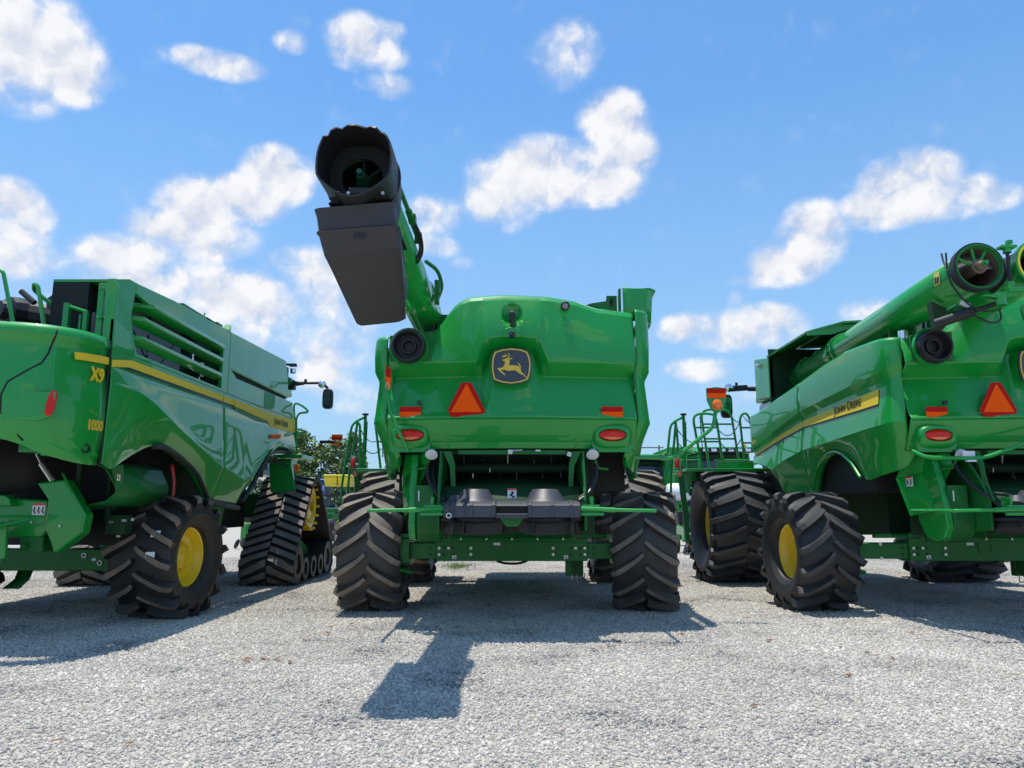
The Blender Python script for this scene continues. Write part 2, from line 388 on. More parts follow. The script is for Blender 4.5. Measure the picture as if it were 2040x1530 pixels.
# ---------------------------------------------------------------- ground
def gravel_material(name, stones=False):
    m = bpy.data.materials.new(name); m.use_nodes = True; t = m.node_tree; p = t.nodes['Principled BSDF']
    p.inputs['Roughness'].default_value = .85; p.inputs['Specular IOR Level'].default_value = .25
    cr = N('ShaderNodeValToRGB', t); e = cr.color_ramp.elements
    e[0].position = 0; e[0].color = (.11, .11, .115, 1); e[1].position = 1; e[1].color = (.70, .665, .605, 1)
    for pos, c in ((.10, (.18, .175, .17)), (.24, (.29, .28, .265)), (.45, (.415, .39, .352)), (.62, (.475, .435, .37)), (.8, (.545, .51, .452))):
        q = e.new(pos); q.color = (*c, 1)
    tcn = N('ShaderNodeTexCoord', t); geo = N('ShaderNodeNewGeometry', t)
    nz = N('ShaderNodeTexNoise', t); nz.inputs['Scale'].default_value = .42; nz.inputs['Detail'].default_value = 7; nz.inputs['Roughness'].default_value = .6
    L(geo.outputs['Position'], nz.inputs['Vector'], t)
    big = N('ShaderNodeMapRange', t); L(nz.outputs['Fac'], big.inputs[0], t); big.inputs[1].default_value = .36; big.inputs[2].default_value = .66
    if stones:
        pn = N('ShaderNodeTexNoise', t); pn.inputs['Scale'].default_value = 1.1; pn.inputs['Detail'].default_value = 4; L(geo.outputs['Position'], pn.inputs['Vector'], t)
        pm = N('ShaderNodeMapRange', t); L(pn.outputs['Fac'], pm.inputs[0], t); pm.inputs[1].default_value = .52; pm.inputs[2].default_value = .70; pm.inputs[4].default_value = -.34
        oi = N('ShaderNodeObjectInfo', t); L(mth('ADD', pm.outputs[0], mth('ADD', mth('MULTIPLY_ADD', oi.outputs['Random'], .62, .14, tree=t), mth('MULTIPLY', big.outputs[0], .30, tree=t), tree=t), tree=t), cr.inputs[0], t)
        L(cr.outputs[0], p.inputs['Base Color'], t)
    else:
        vo = N('ShaderNodeTexVoronoi', t); vo.inputs['Scale'].default_value = 52; L(geo.outputs['Position'], vo.inputs['Vector'], t)
        vo2 = N('ShaderNodeTexVoronoi', t); vo2.inputs['Scale'].default_value = 105; L(geo.outputs['Position'], vo2.inputs['Vector'], t)
        sp = N('ShaderNodeSeparateColor', t); L(vo.outputs['Color'], sp.inputs[0], t)
        sp2 = N('ShaderNodeSeparateColor', t); L(vo2.outputs['Color'], sp2.inputs[0], t)
        mixv = mth('ADD', mth('MULTIPLY', sp.outputs[0], .6, tree=t), mth('MULTIPLY', sp2.outputs[1], .4, tree=t), tree=t)
        L(mixv, cr.inputs[0], t)
        fine = N('ShaderNodeMix', t, data_type='RGBA'); L(mth('MULTIPLY', big.outputs[0], .55, tree=t), fine.inputs[0], t); L(cr.outputs[0], fine.inputs[6], t)
        fine.inputs[7].default_value = (.44, .405, .345, 1)
        gap = N('ShaderNodeMapRange', t); L(vo.outputs['Distance'], gap.inputs[0], t); gap.inputs[1].default_value = .62; gap.inputs[2].default_value = .95
        gap.inputs[3].default_value = 1; gap.inputs[4].default_value = .55
        mm = N('ShaderNodeMix', t, data_type='RGBA', blend_type='MULTIPLY'); mm.inputs[0].default_value = 1
        L(fine.outputs[2], mm.inputs[6], t); L(gap.outputs[0], mm.inputs[7], t); L(mm.outputs[2], p.inputs['Base Color'], t)
        bp = N('ShaderNodeBump', t); bp.inputs['Strength'].default_value = .9; bp.inputs['Distance'].default_value = .012
        hh = mth('ADD', mth('MULTIPLY', vo.outputs['Distance'], -1, tree=t), mth('MULTIPLY', vo2.outputs['Distance'], -.5, tree=t), tree=t)
        L(hh, bp.inputs['Height'], t); L(bp.outputs[0], p.inputs['Normal'], t)
    return m
GRAVEL = gravel_material('gravel_sheet'); STONE = gravel_material('gravel_stone', True)
mb = MB(); S_ = 1200
mb.add([(-S_, -60, 0), (S_, -60, 0), (S_, S_, 0), (-S_, S_, 0)], [(0, 1, 2, 3)])
g = obj('gravel_yard', mb, GRAVEL, ang=0); g['kind'] = 'structure'
# loose stones on the yard nearest the camera
mb = MB()
ys = [3.4, 5, 6.5, 8, 10, 12.5, 16, 21]
rows = []
for y in ys: rows.append([(x * (y * .80 + 1.2), y, .002) for x in (-1, -.5, 0, .5, 1)])
mb.grid(rows)
gs = obj('gravel', mb, STONE, ang=0); gs['kind'] = 'stuff'; gs['label'] = 'loose pale grey gravel stones covering the yard'; gs['category'] = 'gravel'
gn = bpy.data.node_groups.new('gravel_scatter', 'GeometryNodeTree')
gn.interface.new_socket('Geometry', in_out='INPUT', socket_type='NodeSocketGeometry')
gn.interface.new_socket('Geometry', in_out='OUTPUT', socket_type='NodeSocketGeometry')
gi = gn.nodes.new('NodeGroupInput'); go = gn.nodes.new('NodeGroupOutput')
def G(t): return gn.nodes.new(t)
def GL(a, b): gn.links.new(a, b)
dist = G('GeometryNodeDistributePointsOnFaces'); GL(gi.outputs[0], dist.inputs['Mesh'])
pos = G('GeometryNodeInputPosition'); sx = G('ShaderNodeSeparateXYZ'); GL(pos.outputs[0], sx.inputs[0])
md = G('ShaderNodeMapRange'); GL(sx.outputs[1], md.inputs[0]); md.inputs[1].default_value = 4; md.inputs[2].default_value = 20; md.inputs[3].default_value = 3000; md.inputs[4].default_value = 600
GL(md.outputs[0], dist.inputs['Density'])
join = G('GeometryNodeJoinGeometry')
for k in range(4):
    ico = G('GeometryNodeMeshIcoSphere'); ico.inputs['Radius'].default_value = 1; ico.inputs['Subdivisions'].default_value = 2
    ps = G('GeometryNodeInputPosition'); nzn = G('ShaderNodeTexNoise'); nzn.noise_dimensions = '4D'; nzn.inputs['W'].default_value = 3.7 * k; nzn.inputs['Scale'].default_value = .8
    GL(ps.outputs[0], nzn.inputs['Vector'])
    sub = G('ShaderNodeVectorMath'); sub.operation = 'SUBTRACT'; GL(nzn.outputs['Color'], sub.inputs[0]); sub.inputs[1].default_value = (.5, .5, .5)
    scl = G('ShaderNodeVectorMath'); scl.operation = 'SCALE'; GL(sub.outputs[0], scl.inputs[0]); scl.inputs['Scale'].default_value = 1.8
    stp = G('GeometryNodeSetPosition'); GL(ico.outputs['Mesh'], stp.inputs['Geometry']); GL(scl.outputs[0], stp.inputs['Offset'])
    g2i = G('GeometryNodeGeometryToInstance'); GL(stp.outputs[0], g2i.inputs[0]); GL(g2i.outputs[0], join.inputs[0])
iop = G('GeometryNodeInstanceOnPoints'); GL(dist.outputs['Points'], iop.inputs['Points']); GL(join.outputs[0], iop.inputs['Instance'])
iop.inputs['Pick Instance'].default_value = True
rv = G('FunctionNodeRandomValue'); rv.data_type = 'FLOAT_VECTOR'; rv.inputs[1].default_value = (6.28, 6.28, 6.28); GL(rv.outputs[0], iop.inputs['Rotation'])
rs = G('FunctionNodeRandomValue'); rs.data_type = 'FLOAT'; rs.inputs[2].default_value = 0; rs.inputs[3].default_value = 1; rs.inputs['Seed'].default_value = 5
pw = G('ShaderNodeMath'); pw.operation = 'POWER'; GL(rs.outputs[1], pw.inputs[0]); pw.inputs[1].default_value = 2.2
ms = G('ShaderNodeMath'); ms.operation = 'MULTIPLY_ADD'; GL(pw.outputs[0], ms.inputs[0]); ms.inputs[1].default_value = .0105; ms.inputs[2].default_value = .0042
GL(ms.outputs[0], iop.inputs['Scale'])
smt = G('GeometryNodeSetMaterial'); GL(iop.outputs[0], smt.inputs[0]); smt.inputs['Material'].default_value = STONE
GL(smt.outputs[0], go.inputs[0])
gs.modifiers.new('scatter', 'NODES').node_group = gn

# ---------------------------------------------------------------- emblem (leaping deer on a dark shield)
def emblem(parent, cx, cy, cz, h):
    """faces -y; h = height. design grid: zoom pixels of the badge"""
    sc = h / 544.; ox, oy = 420., 1100.
    def T(p): return (cx + (p[0] - ox) * sc, cz - (p[1] - oy) * sc)
    def barrel(k):
        pts = [(128, 1060), (142, 950), (172, 882), (280, 845), (420, 828), (560, 842), (660, 876), (700, 960), (718, 1070), (708, 1190), (676, 1308), (560, 1350), (420, 1372), (280, 1352), (160, 1310), (130, 1180)]
        return [T(((x - 420) * k + 420, (y - 1100) * k + 1100)) for x, y in pts]
    mb_ = MB().prism(barrel(1), 'xz', cy, cy + .03); e_ = obj('emblem', mb_, mat('emblem_plate', (.030, .034, .048), .3, coat=.4), parent, bevel=.004)
    mb_ = MB(); a, b = barrel(.94), barrel(.875)
    n = len(a); vs = [(p[0], cy - .004, p[1]) for p in a] + [(p[0], cy - .004, p[1]) for p in b]
    mb_.add(vs, [(i, (i + 1) % n, (i + 1) % n + n, i + n) for i in range(n)])
    obj('emblem_border', mb_, GOLD, e_, ang=0)
    polys = [
        [(292, 1008), (318, 1003), (345, 990), (372, 985), (392, 1000), (398, 1040), (392, 1080), (408, 1092), (470, 1090), (520, 1100), (552, 1128), (562, 1170), (572, 1195), (600, 1215), (618, 1232), (652, 1278), (640, 1274), (604, 1238), (570, 1222), (535, 1205), (508, 1185), (478, 1160), (420, 1168), (380, 1172), (352, 1166), (330, 1154), (300, 1158), (268, 1154), (290, 1178), (336, 1222), (332, 1232), (312, 1224), (262, 1182), (222, 1140), (232, 1130), (286, 1126), (308, 1112), (330, 1072), (330, 1032), (305, 1026)],
        [(392, 1000), (412, 985), (442, 976), (430, 996), (398, 1010)],
        [(552, 1128), (530, 1085), (506, 1042), (534, 1066), (558, 1100), (562, 1112)],
        [(372, 990), (386, 965), (384, 935), (374, 906), (392, 925), (400, 950), (396, 985)],
        [(374, 990), (362, 955), (336, 922), (356, 935), (372, 958), (382, 985)],
        [(372, 968), (340, 952), (310, 952), (292, 942), (318, 942), (346, 940), (374, 958)],
        [(346, 965), (318, 968), (284, 980), (286, 970), (314, 956), (346, 954)]]
    mb_ = MB()
    for q in polys:
        mb_.prism([T(p) for p in q], 'xz', cy - .007, cy + .002)
    obj('deer', mb_, GOLD, e_, ang=0)['kind'] = 'stuff'
    obj('emblem_base', MB().prism(barrel(.985), 'xz', cy + .031, cy + .25), GREEN, e_)
    return e_
def decal(parent, c, w_, h_, nrm='-y', name='warning_decal', bands=True, cells=1):
    """white sticker with a red head band and black pictogram"""
    def q(mbb, u0, u1, v0, v1, d):
        if nrm == '-y': mbb.bb(c[0] + u0, c[0] + u1, c[1] - d, c[1] - d + .002, c[2] + v0, c[2] + v1)
        elif nrm == '+x': mbb.bb(c[0] + d - .002, c[0] + d, c[1] + u0, c[1] + u1, c[2] + v0, c[2] + v1)
        else: mbb.bb(c[0] - d, c[0] - d + .002, c[1] + u0, c[1] + u1, c[2] + v0, c[2] + v1)
    m_ = MB(); q(m_, -w_ / 2, w_ / 2, -h_ / 2, h_ / 2, .004); o = obj(name, m_, DECAL, parent, ang=0)
    if bands:
        m_ = MB(); q(m_, -w_ / 2, w_ / 2, h_ * .32, h_ / 2, .007); obj('red_band', m_, DECRED, o, ang=0)
    m_ = MB(); cw = w_ / cells
    for k in range(cells):
        u = -w_ / 2 + cw * (k + .5)
        q(m_, u - cw * .08, u + cw * .18, -h_ * .05, h_ * .2, .0075); q(m_, u - cw * .25, u + cw * .05, -h_ * .22, -h_ * .02, .008)
        q(m_, u + cw * .02, u + cw * .3, -h_ * .38, -h_ * .2, .0085)
    obj('pictogram', m_, DECBLK, o, ang=0)['kind'] = 'stuff'
    return o

# ---------------------------------------------------------------- twin-axle green combine seen from behind
def build_combine(cx, label, cfg):
    global OFF
    OFF = Vector((0, 10.45, 0))
    rt = root('combine_harvester', (cx, 10.45, 0), label, 'combine', 'combines parked side by side')
    P = lambda n, m_, mt, **k: obj(n, m_, mt, rt, **k)
    yc = lambda x: 8.60 + .085 * x * x
    # ---- rear door: rows of feature lines from roll edge to bottom lip
    ztop = [(-1.46, 3.37), (-1.02, 3.41), (-.93, 3.44), (-.84, 3.54), (-.75, 3.67), (-.68, 3.76), (-.60, 3.82), (-.5, 3.855), (-.12, 3.88), (.42, 3.86), (.77, 3.81), (.90, 3.765), (1.0, 3.735), (1.31, 3.71), (1.46, 3.70)]
    xs = sorted(set([round(-1.46 + 2.92 * i / 140, 4) for i in range(141)]))
    def zA(x): return 3.02 + .27 * smooth(.44, .29, abs(x)) + (.035 * (1 - (x / .3) ** 2) if abs(x) < .3 else 0)
    def zB(x): return 2.885 + .27 * smooth(.37, .235, abs(x)) + (.035 * (1 - (x / .24) ** 2) if abs(x) < .24 else 0)
    rows = []
    def row(zf, yo): rows.append([(x, yc(x) + (yo(x) if callable(yo) else yo), zf(x)) for x in xs])
    zt = lambda x: interp(ztop, x)
    row(lambda x: zt(x) - .02, .45); row(zt, .26); row(lambda x: zt(x) - .012, .17); row(lambda x: zt(x) - .04, .115); row(lambda x: zt(x) - .085, .085)
    for f_ in [k / 24 for k in range(1, 24)]: row(lambda x, f_=f_: (zt(x) - .085) * (1 - f_) + zA(x) * f_, .085 - .10 * math.sin(f_ * 1.45))
    row(lambda x: zA(x) + .012, -.014); row(zA, -.008); row(lambda x: (zA(x) + zB(x)) / 2, .080); row(zB, .172); row(lambda x: zB(x) - .015, .178)
    for f_ in (.2, .45, .7, .9): row(lambda x, f_=f_: (zB(x) - .015) * (1 - f_) + 2.388 * f_, .178 - .185 * f_)
    row(lambda x: 2.383, -.034); row(lambda x: 2.366, -.036); row(lambda x: 2.352, -.010)
    for f_ in (.3, .6, 1): row(lambda x, f_=f_: 2.345 - .225 * f_, -.008 + .09 * f_ ** 1.2)
    row(lambda x: 2.10, .10); row(lambda x: 2.03, .125); row(lambda x: 2.015, .18)
    # shallow oval recess above the badge for the door grip
    for r_ in rows:
        for i, (x, y, z) in enumerate(r_):
            d = ((x - 0) / .125) ** 2 + ((z - 3.585) / .15) ** 2
            if d < 1 and y < 9: r_[i] = (x, y + .07 * (1 - d) ** .6, z)
    door = P('rear_door', MB().grid(rows), GREEN, ang=19, solid=.012)
    rf = lambda x, z, o=0: (x, yc(x) + o, z)
    # grip and latch
    P('door_grip', MB().tube([(0, 8.66, 3.62), (0, 8.58, 3.58), (0, 8.57, 3.50), (0, 8.59, 3.40)], [.035, .04, .028, .02], 10), BLACK)
    P('door_latch', MB().prism([(-.10, 3.30), (.10, 3.30), (.085, 3.40), (.04, 3.42), (-.04, 3.42), (-.085, 3.40)], 'xz', 8.54, 8.62), GREEN, bevel=.012)
    P('rear_camera', MB().box((0, 8.525, 3.325), (.06, .07, .07)).tube([(0, 8.49, 3.31), (0, 8.47, 3.305)], .024, 12), BLACK, bevel=.006)
    lp = MB().lathe([(.02, .05), (-.035, .055), (-.04, .047), (-.02, .04)], rf(.63, 3.70, .03), (0, 1, 0), 24); P('door_lamp', lp, BLACK)
    P('lamp_lens', MB().lathe([(0, .04), (-.012, .025), (-.015, .001)], rf(.63, 3.70, .005), (0, 1, 0), 20), GREY)
    # air intake on the left with its flat recessed plate, its duller reflection put in as darker green
    P('intake_plate', MB().prism([(-1.44, 3.035), (-.945, 3.035), (-.935, 3.40), (-1.44, 3.345)], 'xz', 8.655, 8.67), CHASSIS, bevel=.008)
    ix, iz, iy = -1.205, 3.20, 8.555
    P('air_intake', MB().lathe([(.08, .205), (-.02, .20), (-.05, .185), (-.05, .165), (.0, .155), (.06, .14), (.06, .095), (.03, .09), (.03, .07), (.09, .06), (.09, .001)], (ix, iy, iz), (0, 1, 0), 48), BLACK)
    P('intake_rim', MB().lathe([(.05, .235), (.01, .225), (.015, .203), (.07, .20)], (ix, iy + .03, iz), (0, 1, 0), 48), GREEN)
    emblem(rt, -.01, 8.575, 2.965, .44)
    # slow moving vehicle triangle, reflectors
    tx, tz, ty = -.525, 2.375, 8.595
    cut = [(-.215, .075), (-.055, .40), (.055, .40), (.215, .075), (.175, .0), (-.175, .0)]
    tri = P('warning_triangle', MB().prism([(tx + a, tz + b) for a, b in cut], 'xz', ty - .006, ty), REDREF)
    obj('orange_face', MB().prism([(tx - .178, tz + .055), (tx, tz + .385), (tx + .178, tz + .055)], 'xz', ty - .010, ty - .004), ORANGE, tri)
    for x in (-1.18, 1.165):
        r_ = P('reflector', MB().box((x, yc(x) - .028, 2.475), (.245, .012, .060)), REDREF)
        obj('orange_band', MB().box((x, yc(x) - .029, 2.415), (.245, .012, .060)), ORANGE, r_)
        pod = MB(); ly = yc(x)
        o0, o1 = ell(x, 2.17, .235, .155, 32, 3), ell(x, 2.175, .195, .105, 32, 3)
        o2 = ell(x, 2.175, .165, .075, 32, 2.3)
        pod.grid([[(a, ly + .13, b - .02) for a, b in o0 + o0[:1]], [(a, ly + .01, b) for a, b in ell(x, 2.17, .225, .14, 32, 3) + ell(x, 2.17, .225, .14, 32, 3)[:1]], [(a, ly - .03, b) for a, b in o1 + o1[:1]], [(a, ly - .035, b) for a, b in o2 + o2[:1]], [(a, ly - .012, b) for a, b in ell(x, 2.175, .155, .066, 32, 2.3) + ell(x, 2.175, .155, .066, 32, 2.3)[:1]]])
        pod.prism([(x - .22, 1.985), (x + .22, 1.985), (x + .24, 2.15), (x - .24, 2.15)], 'xz', ly + .04, ly + .2)
        P('lamp_pod', pod, GREEN, ang=40)
        tl = MB(); e0 = ell(x, 2.175, .152, .064, 28); mid = ell(x, 2.175, .09, .04, 28)
        n = len(e0)
        tl.add([(a, ly - .016, b) for a, b in e0] + [(a, ly - .038, b) for a, b in mid] + [(x, ly - .042, 2.175)], [(i, (i + 1) % n, (i + 1) % n + n, i + n) for i in range(n)] + [(i + n, (i + 1) % n + n, 2 * n) for i in range(n)])
        tlo = P('tail_lamp', tl, TAIL)
        cutz = 2.160
        am = [(a, b) for a, b in ell(x, 2.173, .12, .052, 28) if b < cutz]
        obj('amber_segment', MB().prism(sorted([q for q in am if 1], key=lambda q: math.atan2(q[1] - cutz, q[0] - x)), 'xz', ly - .043, ly - .030), AMBER, tlo)
    P('door_bolt', MB().lathe([(0, .028), (-.03, .026), (-.03, .012), (-.01, .01)], rf(-1.08, 2.555, 0), (0, 1, 0), 14), BLACK)
    # ---- corner panels and long side panels
    for s in (-1, 1):
        zt_ = 3.36 if s < 0 else 3.70
        # side rows in (y,z) with inward offset
        X = 1.667
        top = [(8.8, zt_), (9.0, zt_ if s > 0 else 3.375), (9.87, 3.41 if s < 0 else 3.7), (10.6, 3.36 if s < 0 else 3.66), (11.6, 3.25), (12.6, 3.15), (13.4, 3.06), (14.0, 3.03)]
        U = [(8.8, 3.02), (8.86, 3.0), (9.0, 2.955), (9.45, 2.94), (10.64, 2.87), (11.6, 2.80), (12.76, 2.62), (14.04, 2.40)]
        S1 = [(8.8, 2.885), (8.86, 2.86), (9.0, 2.79), (9.47, 2.77), (11.54, 2.67), (12.78, 2.52), (13.85, 2.35), (14.04, 2.31)]
        S2 = [(9.0, 2.60), (9.5, 2.59), (11.56, 2.57), (12.79, 2.44), (13.85, 2.30), (14.04, 2.27)]
        C_ = [(8.8, 2.36), (9.0, 2.335), (9.55, 2.315), (11.61, 2.21), (12.46, 2.10), (12.97, 1.98), (13.4, 2.09), (14.04, 2.17)]
        Bm = [(8.8, 1.95), (8.85, 1.92), (9.0, 1.83), (9.36, 1.75), (9.72, 1.69), (9.83, 1.73), (9.94, 1.83), (10.05, 1.93), (10.18, 2.0), (10.32, 2.06), (10.45, 2.095), (10.57, 2.11), (10.70, 2.105), (10.84, 2.08), (11.0, 2.03), (11.12, 1.97), (11.2, 1.9), (11.28, 1.8), (11.34, 1.68), (11.40, 1.58), (12.6, 1.55), (12.78, 1.6), (12.9, 1.69), (13.0, 1.78), (13.2, 1.92), (13.47, 2.06), (13.7, 2.11), (14.03, 2.14)]
        def side_rows(y0, y1, n, corner=False):
            stn = []
            if corner:
                stn = [(1.478, 8.80), (1.505, 8.804), (1.535, 8.813), (1.565, 8.828), (1.595, 8.852), (1.622, 8.885), (1.643, 8.93), (1.656, 8.985), (1.664, 9.06), (1.667, 9.15)]
            stn += [(X, y0 + (y1 - y0) * i / n) for i in range(n + 1)]
            nrm = []
            for i in range(len(stn)):
                p_, q_ = stn[max(0, i - 1)], stn[min(len(stn) - 1, i + 1)]
                t_ = Vector((q_[0] - p_[0], q_[1] - p_[1])).normalized(); nrm.append((-t_.y, t_.x))     # inward
            def rw(zf, xo):
                out = []
                for (x_, y_), (nx_, ny_) in zip(stn, nrm):
                    z_ = zf(y_); e_ = .16 * smooth(9.5, 8.8, y_) * max(0, (2.30 - z_) / .4) if corner else 0
                    out.append((s * (x_ + nx_ * xo - e_), y_ + ny_ * xo + e_ * .4, z_))
                return out
            it = lambda tb: (lambda y: interp(tb, y))
            zc_ = lambda y: max(interp(C_, y), interp(Bm, y) + .03)
            r_ = [rw(lambda y: interp(top, y) - .005, .06), rw(it(top), .02), rw(lambda y: interp(top, y) - .03, .002)]
            for f_ in (.3, .6, .9): r_.append(rw(lambda y, f_=f_: (interp(top, y) - .03) * (1 - f_) + (interp(U, y) + .01) * f_, .002 - .012 * math.sin(f_ * 3)))
            r_ += [rw(lambda y: interp(U, y) + .006, .0), rw(lambda y: (interp(U, y) * .4 + interp(S1, y) * .6), .05), rw(lambda y: interp(S1, y) + .012, .055)]
            for f_ in (0, .3, .6, .9): r_.append(rw(lambda y, f_=f_: max((interp(S1, y)) * (1 - f_) + interp(C_, y) * f_, interp(Bm, y) + .06 - .01 * f_), .055 - .05 * f_))
            r_ += [rw(zc_, .004), rw(lambda y: zc_(y) - .012, .01)]
            for f_ in (.35, .7): r_.append(rw(lambda y, f_=f_: (zc_(y) - .012) * (1 - f_) + interp(Bm, y) * f_, .01 + .10 * f_))
            r_ += [rw(it(Bm), .12), rw(lambda y: interp(Bm, y) + .004, .17)]
            return r_
        P('side_panel', MB().grid(side_rows(9.25, 11.565, 42, True)), GREEN, ang=19, solid=.008)
        P('side_panel', MB().grid(side_rows(11.58, 14.0, 32)), GREEN, ang=19, solid=.008)
        # raised lip round the rear wheel arch
        lipz = [q for q in Bm if 9.8 <= q[0] <= 11.4]
        P('wheel_arch_lip', MB().tube([(s * (X - .06), y, z + .006) for y, z in lipz], .022, 8), GREEN)
        # tapering yellow stripe
        for (ya, yb) in ((9.12, 11.56), (11.585, 13.85)):
            nn = 14; st = MB(); yy = [ya + (yb - ya) * i / nn for i in range(nn + 1)]
            def sxo(y, z): 
                a, b = interp(S1, y), interp(C_, y); f_ = (a - z) / max(.05, a - b); return s * (X - (.055 - .05 * min(1, max(0, f_))) + .012)
            st.grid([[(sxo(y, interp(S1, y)), y, interp(S1, y) - .005) for y in yy], [(sxo(y, interp(S2, y)), y, interp(S2, y)) for y in yy]])
            so = P('yellow_stripe', st, STRIPE, ang=0)
            st = MB().grid([[(sxo(y, interp(S2, y)) , y, interp(S2, y)) for y in yy], [(sxo(y, interp(S2, y) - .022) , y, interp(S2, y) - .022) for y in yy]])
            obj('dark_edge_line', st, DECBLK, so, ang=0)
        if s < 0:
            text_mesh('side_lettering', 'John Deere', .165, DECBLK, rt, frame((-X + .045 - .018, 10.40, 2.625), (0, -1, .02), (.0, 0, 1)), small=True, sx=1.05)['kind'] = 'stuff'
            text_mesh('model_number', 'S770', .10, STRIPE, rt, frame((-X - .008, 13.93, 2.50), (0, -1, .0), (.0, 0, 1)), sx=1.1)
    # ---- body behind the panels, grain tank, cab
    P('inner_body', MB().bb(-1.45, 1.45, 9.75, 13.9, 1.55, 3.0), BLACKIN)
    P('rear_cavity', MB().bb(-1.40, 1.40, 8.95, 9.74, 2.06, 3.2), BLACKIN)  # solid black box in place of the shaded hollow under the hood
    tank = MB(); tank.bb(-.7, 1.5, 10.6, 13.9, 3.0, 3.70); P('grain_tank', tank, CHASSIS, bevel=.03)
    P('engine_deck', MB().bb(-1.4, 1.42, 9.05, 10.6, 3.1, 3.3), DGREEN)
    # right rear shield standing above the hood
    sh = MB(); rows = []
    for z, k in ((3.62, 0), (3.8, .01), (3.95, .02), (4.04, .035), (4.05, .06)):
        rows.append([(1.375, 9.05, z), (1.5, 9.05 + k, z), (1.66 + k, 9.08, z), (1.73 + k * 1.2, 9.16, z - .005), (1.75 + k * 1.2, 9.35, z - .01), (1.75 + k, 10.6, z - .02)])
    P('side_shield', MB().grid(rows), GREEN, ang=30, solid=.015)
    P('shield_bracket', MB().prism([(.80, 3.70), (.86, 3.85), (1.0, 3.90), (1.19, 3.93), (1.20, 4.0), (1.33, 4.0), (1.33, 3.72)], 'xz', 9.25, 9.265).bb(1.335, 1.36, 9.1, 9.2, 3.72, 4.05), CHASSIS)
    P('bracket_slot', MB().bb(1.24, 1.275, 9.235, 9.249, 3.87, 3.96), BLACKIN)
    P('filler_cap', MB().lathe([(0, .07), (.05, .07), (.055, .06), (.055, .001)], (1.2, 9.1, 3.70), (0, 0, 1), 20), CHROME)
    P('deck_bracket', MB().bb(-.94, -.92, 9.2, 9.5, 3.4, 3.80).bb(-.92, -.72, 9.35, 9.37, 3.4, 3.78), CHASSIS)
    P('deck_hose', MB().tube(fillet([(-.9, 9.15, 3.82), (-.985, 9.15, 3.80), (-.985, 9.15, 3.45)], .05), .018), HOSE)
    # cover over the auger pivot, front left
    P('tank_side_box', MB().prism([(13.0, 3.24), (13.75, 3.30), (13.75, 4.06), (13.0, 3.95)], 'yz', -1.62, -1.52).prism([(13.05, 3.25), (13.7, 3.3), (13.7, 4.0), (13.05, 3.9)], 'yz', -1.52, -.7), GREEN, bevel=.02)
    P('pivot_cover_roof', MB().add([(-1.62, 13.05, 3.97), (-1.62, 11.22, 3.99), (-1.10, 11.10, 4.12), (-.4, 11.1, 4.16), (-.4, 13.05, 4.16), (-1.1, 13.05, 4.12)], [(0, 1, 2, 5), (5, 2, 3, 4)]), GREEN, ang=0, solid=.03)
    P('roof_edge', MB().prism([(-1.62, 3.93), (-1.62, 3.985), (-1.1, 4.115), (-.45, 4.155), (-.45, 4.10), (-1.0, 4.03), (-1.25, 3.95)], 'xz', 11.19, 11.21), GREEN)
    P('tank_inner_wall', MB().bb(-.62, -.60, 11.12, 13.9, 3.0, 4.14).bb(-1.6, -.6, 13.0, 13.04, 2.9, 4.1), DGREEN)
    P('front_work_lamp', MB().lathe([(0, .055), (-.04, .055), (-.05, .04)], (-1.635, 13.4, 3.88), (1, 0, 0), 16).lathe([(0, .055), (-.04, .055), (-.045, .001)], (-1.66, 13.4, 3.88), (0, 1, 0), 16), CHROME)
    # cab
    cab = MB().prism([(13.95, 1.9), (16.0, 1.75), (16.35, 2.6), (16.15, 3.55), (13.95, 3.55)], 'yz', -.78, .78); P('cab', cab, GLASS, bevel=.05)
    P('cab_roof', MB().prism([(13.9, 3.552), (16.1, 3.552), (16.05, 3.72), (15.7, 3.82), (13.9, 3.80)], 'yz', -.88, .88), GREEN, bevel=.05)
    for x in (-.80, .80): P('cab_post', MB().tube([(x, 13.98, 1.9), (x, 13.98, 3.55)], .05), GREEN)
    # mirrors
    for s in (-1, 1):
        arm = P('mirror_arm', MB().box((s * 1.62, 14.9, 3.70), (.42, .09, .11), (0, s * 4, 0)).tube([(s * 1.4, 14.9, 3.69), (s * .86, 14.9, 3.69)], .05).tube([(s * 1.83, 14.9, 3.68), (s * 1.9, 14.9, 3.62), (s * 1.88, 14.9, 3.5)], .03).bolt((s * 1.62, 14.9, 3.75), (0, 0, 1), .03, .07, 8), BLACK, bevel=.01)
        P('side_mirror', MB().prism(ell(s * 1.84, 3.34, .115, .235, 24, 4), 'xz', 14.86, 14.98), BLACK, bevel=.02)
        P('mirror_pane', MB().prism(ell(s * 1.84, 3.37, .09, .15, 20, 4), 'xz', 14.852, 14.858), MIRROR)
        P('mirror_lamp', MB().lathe([(.05, .04), (0, .085), (-.02, .085), (-.045, .05), (-.05, .001)], (s * 1.80, 14.84, 3.70), (0, 1, 0), 20), CHROME)
    # ---- under the hood
    P('straw_deck', MB().grid([[(x, y, z) for x in (-.80, .80)] for y, z in ((8.35, 1.36), (8.55, 1.50), (8.62, 1.56), (9.3, 1.68), (9.74, 1.80))]), DGREEN, solid=.01)
    P('chopper_wall', MB().bb(-1.05, 1.05, 9.72, 9.745, 1.0, 2.06), DGREEN)
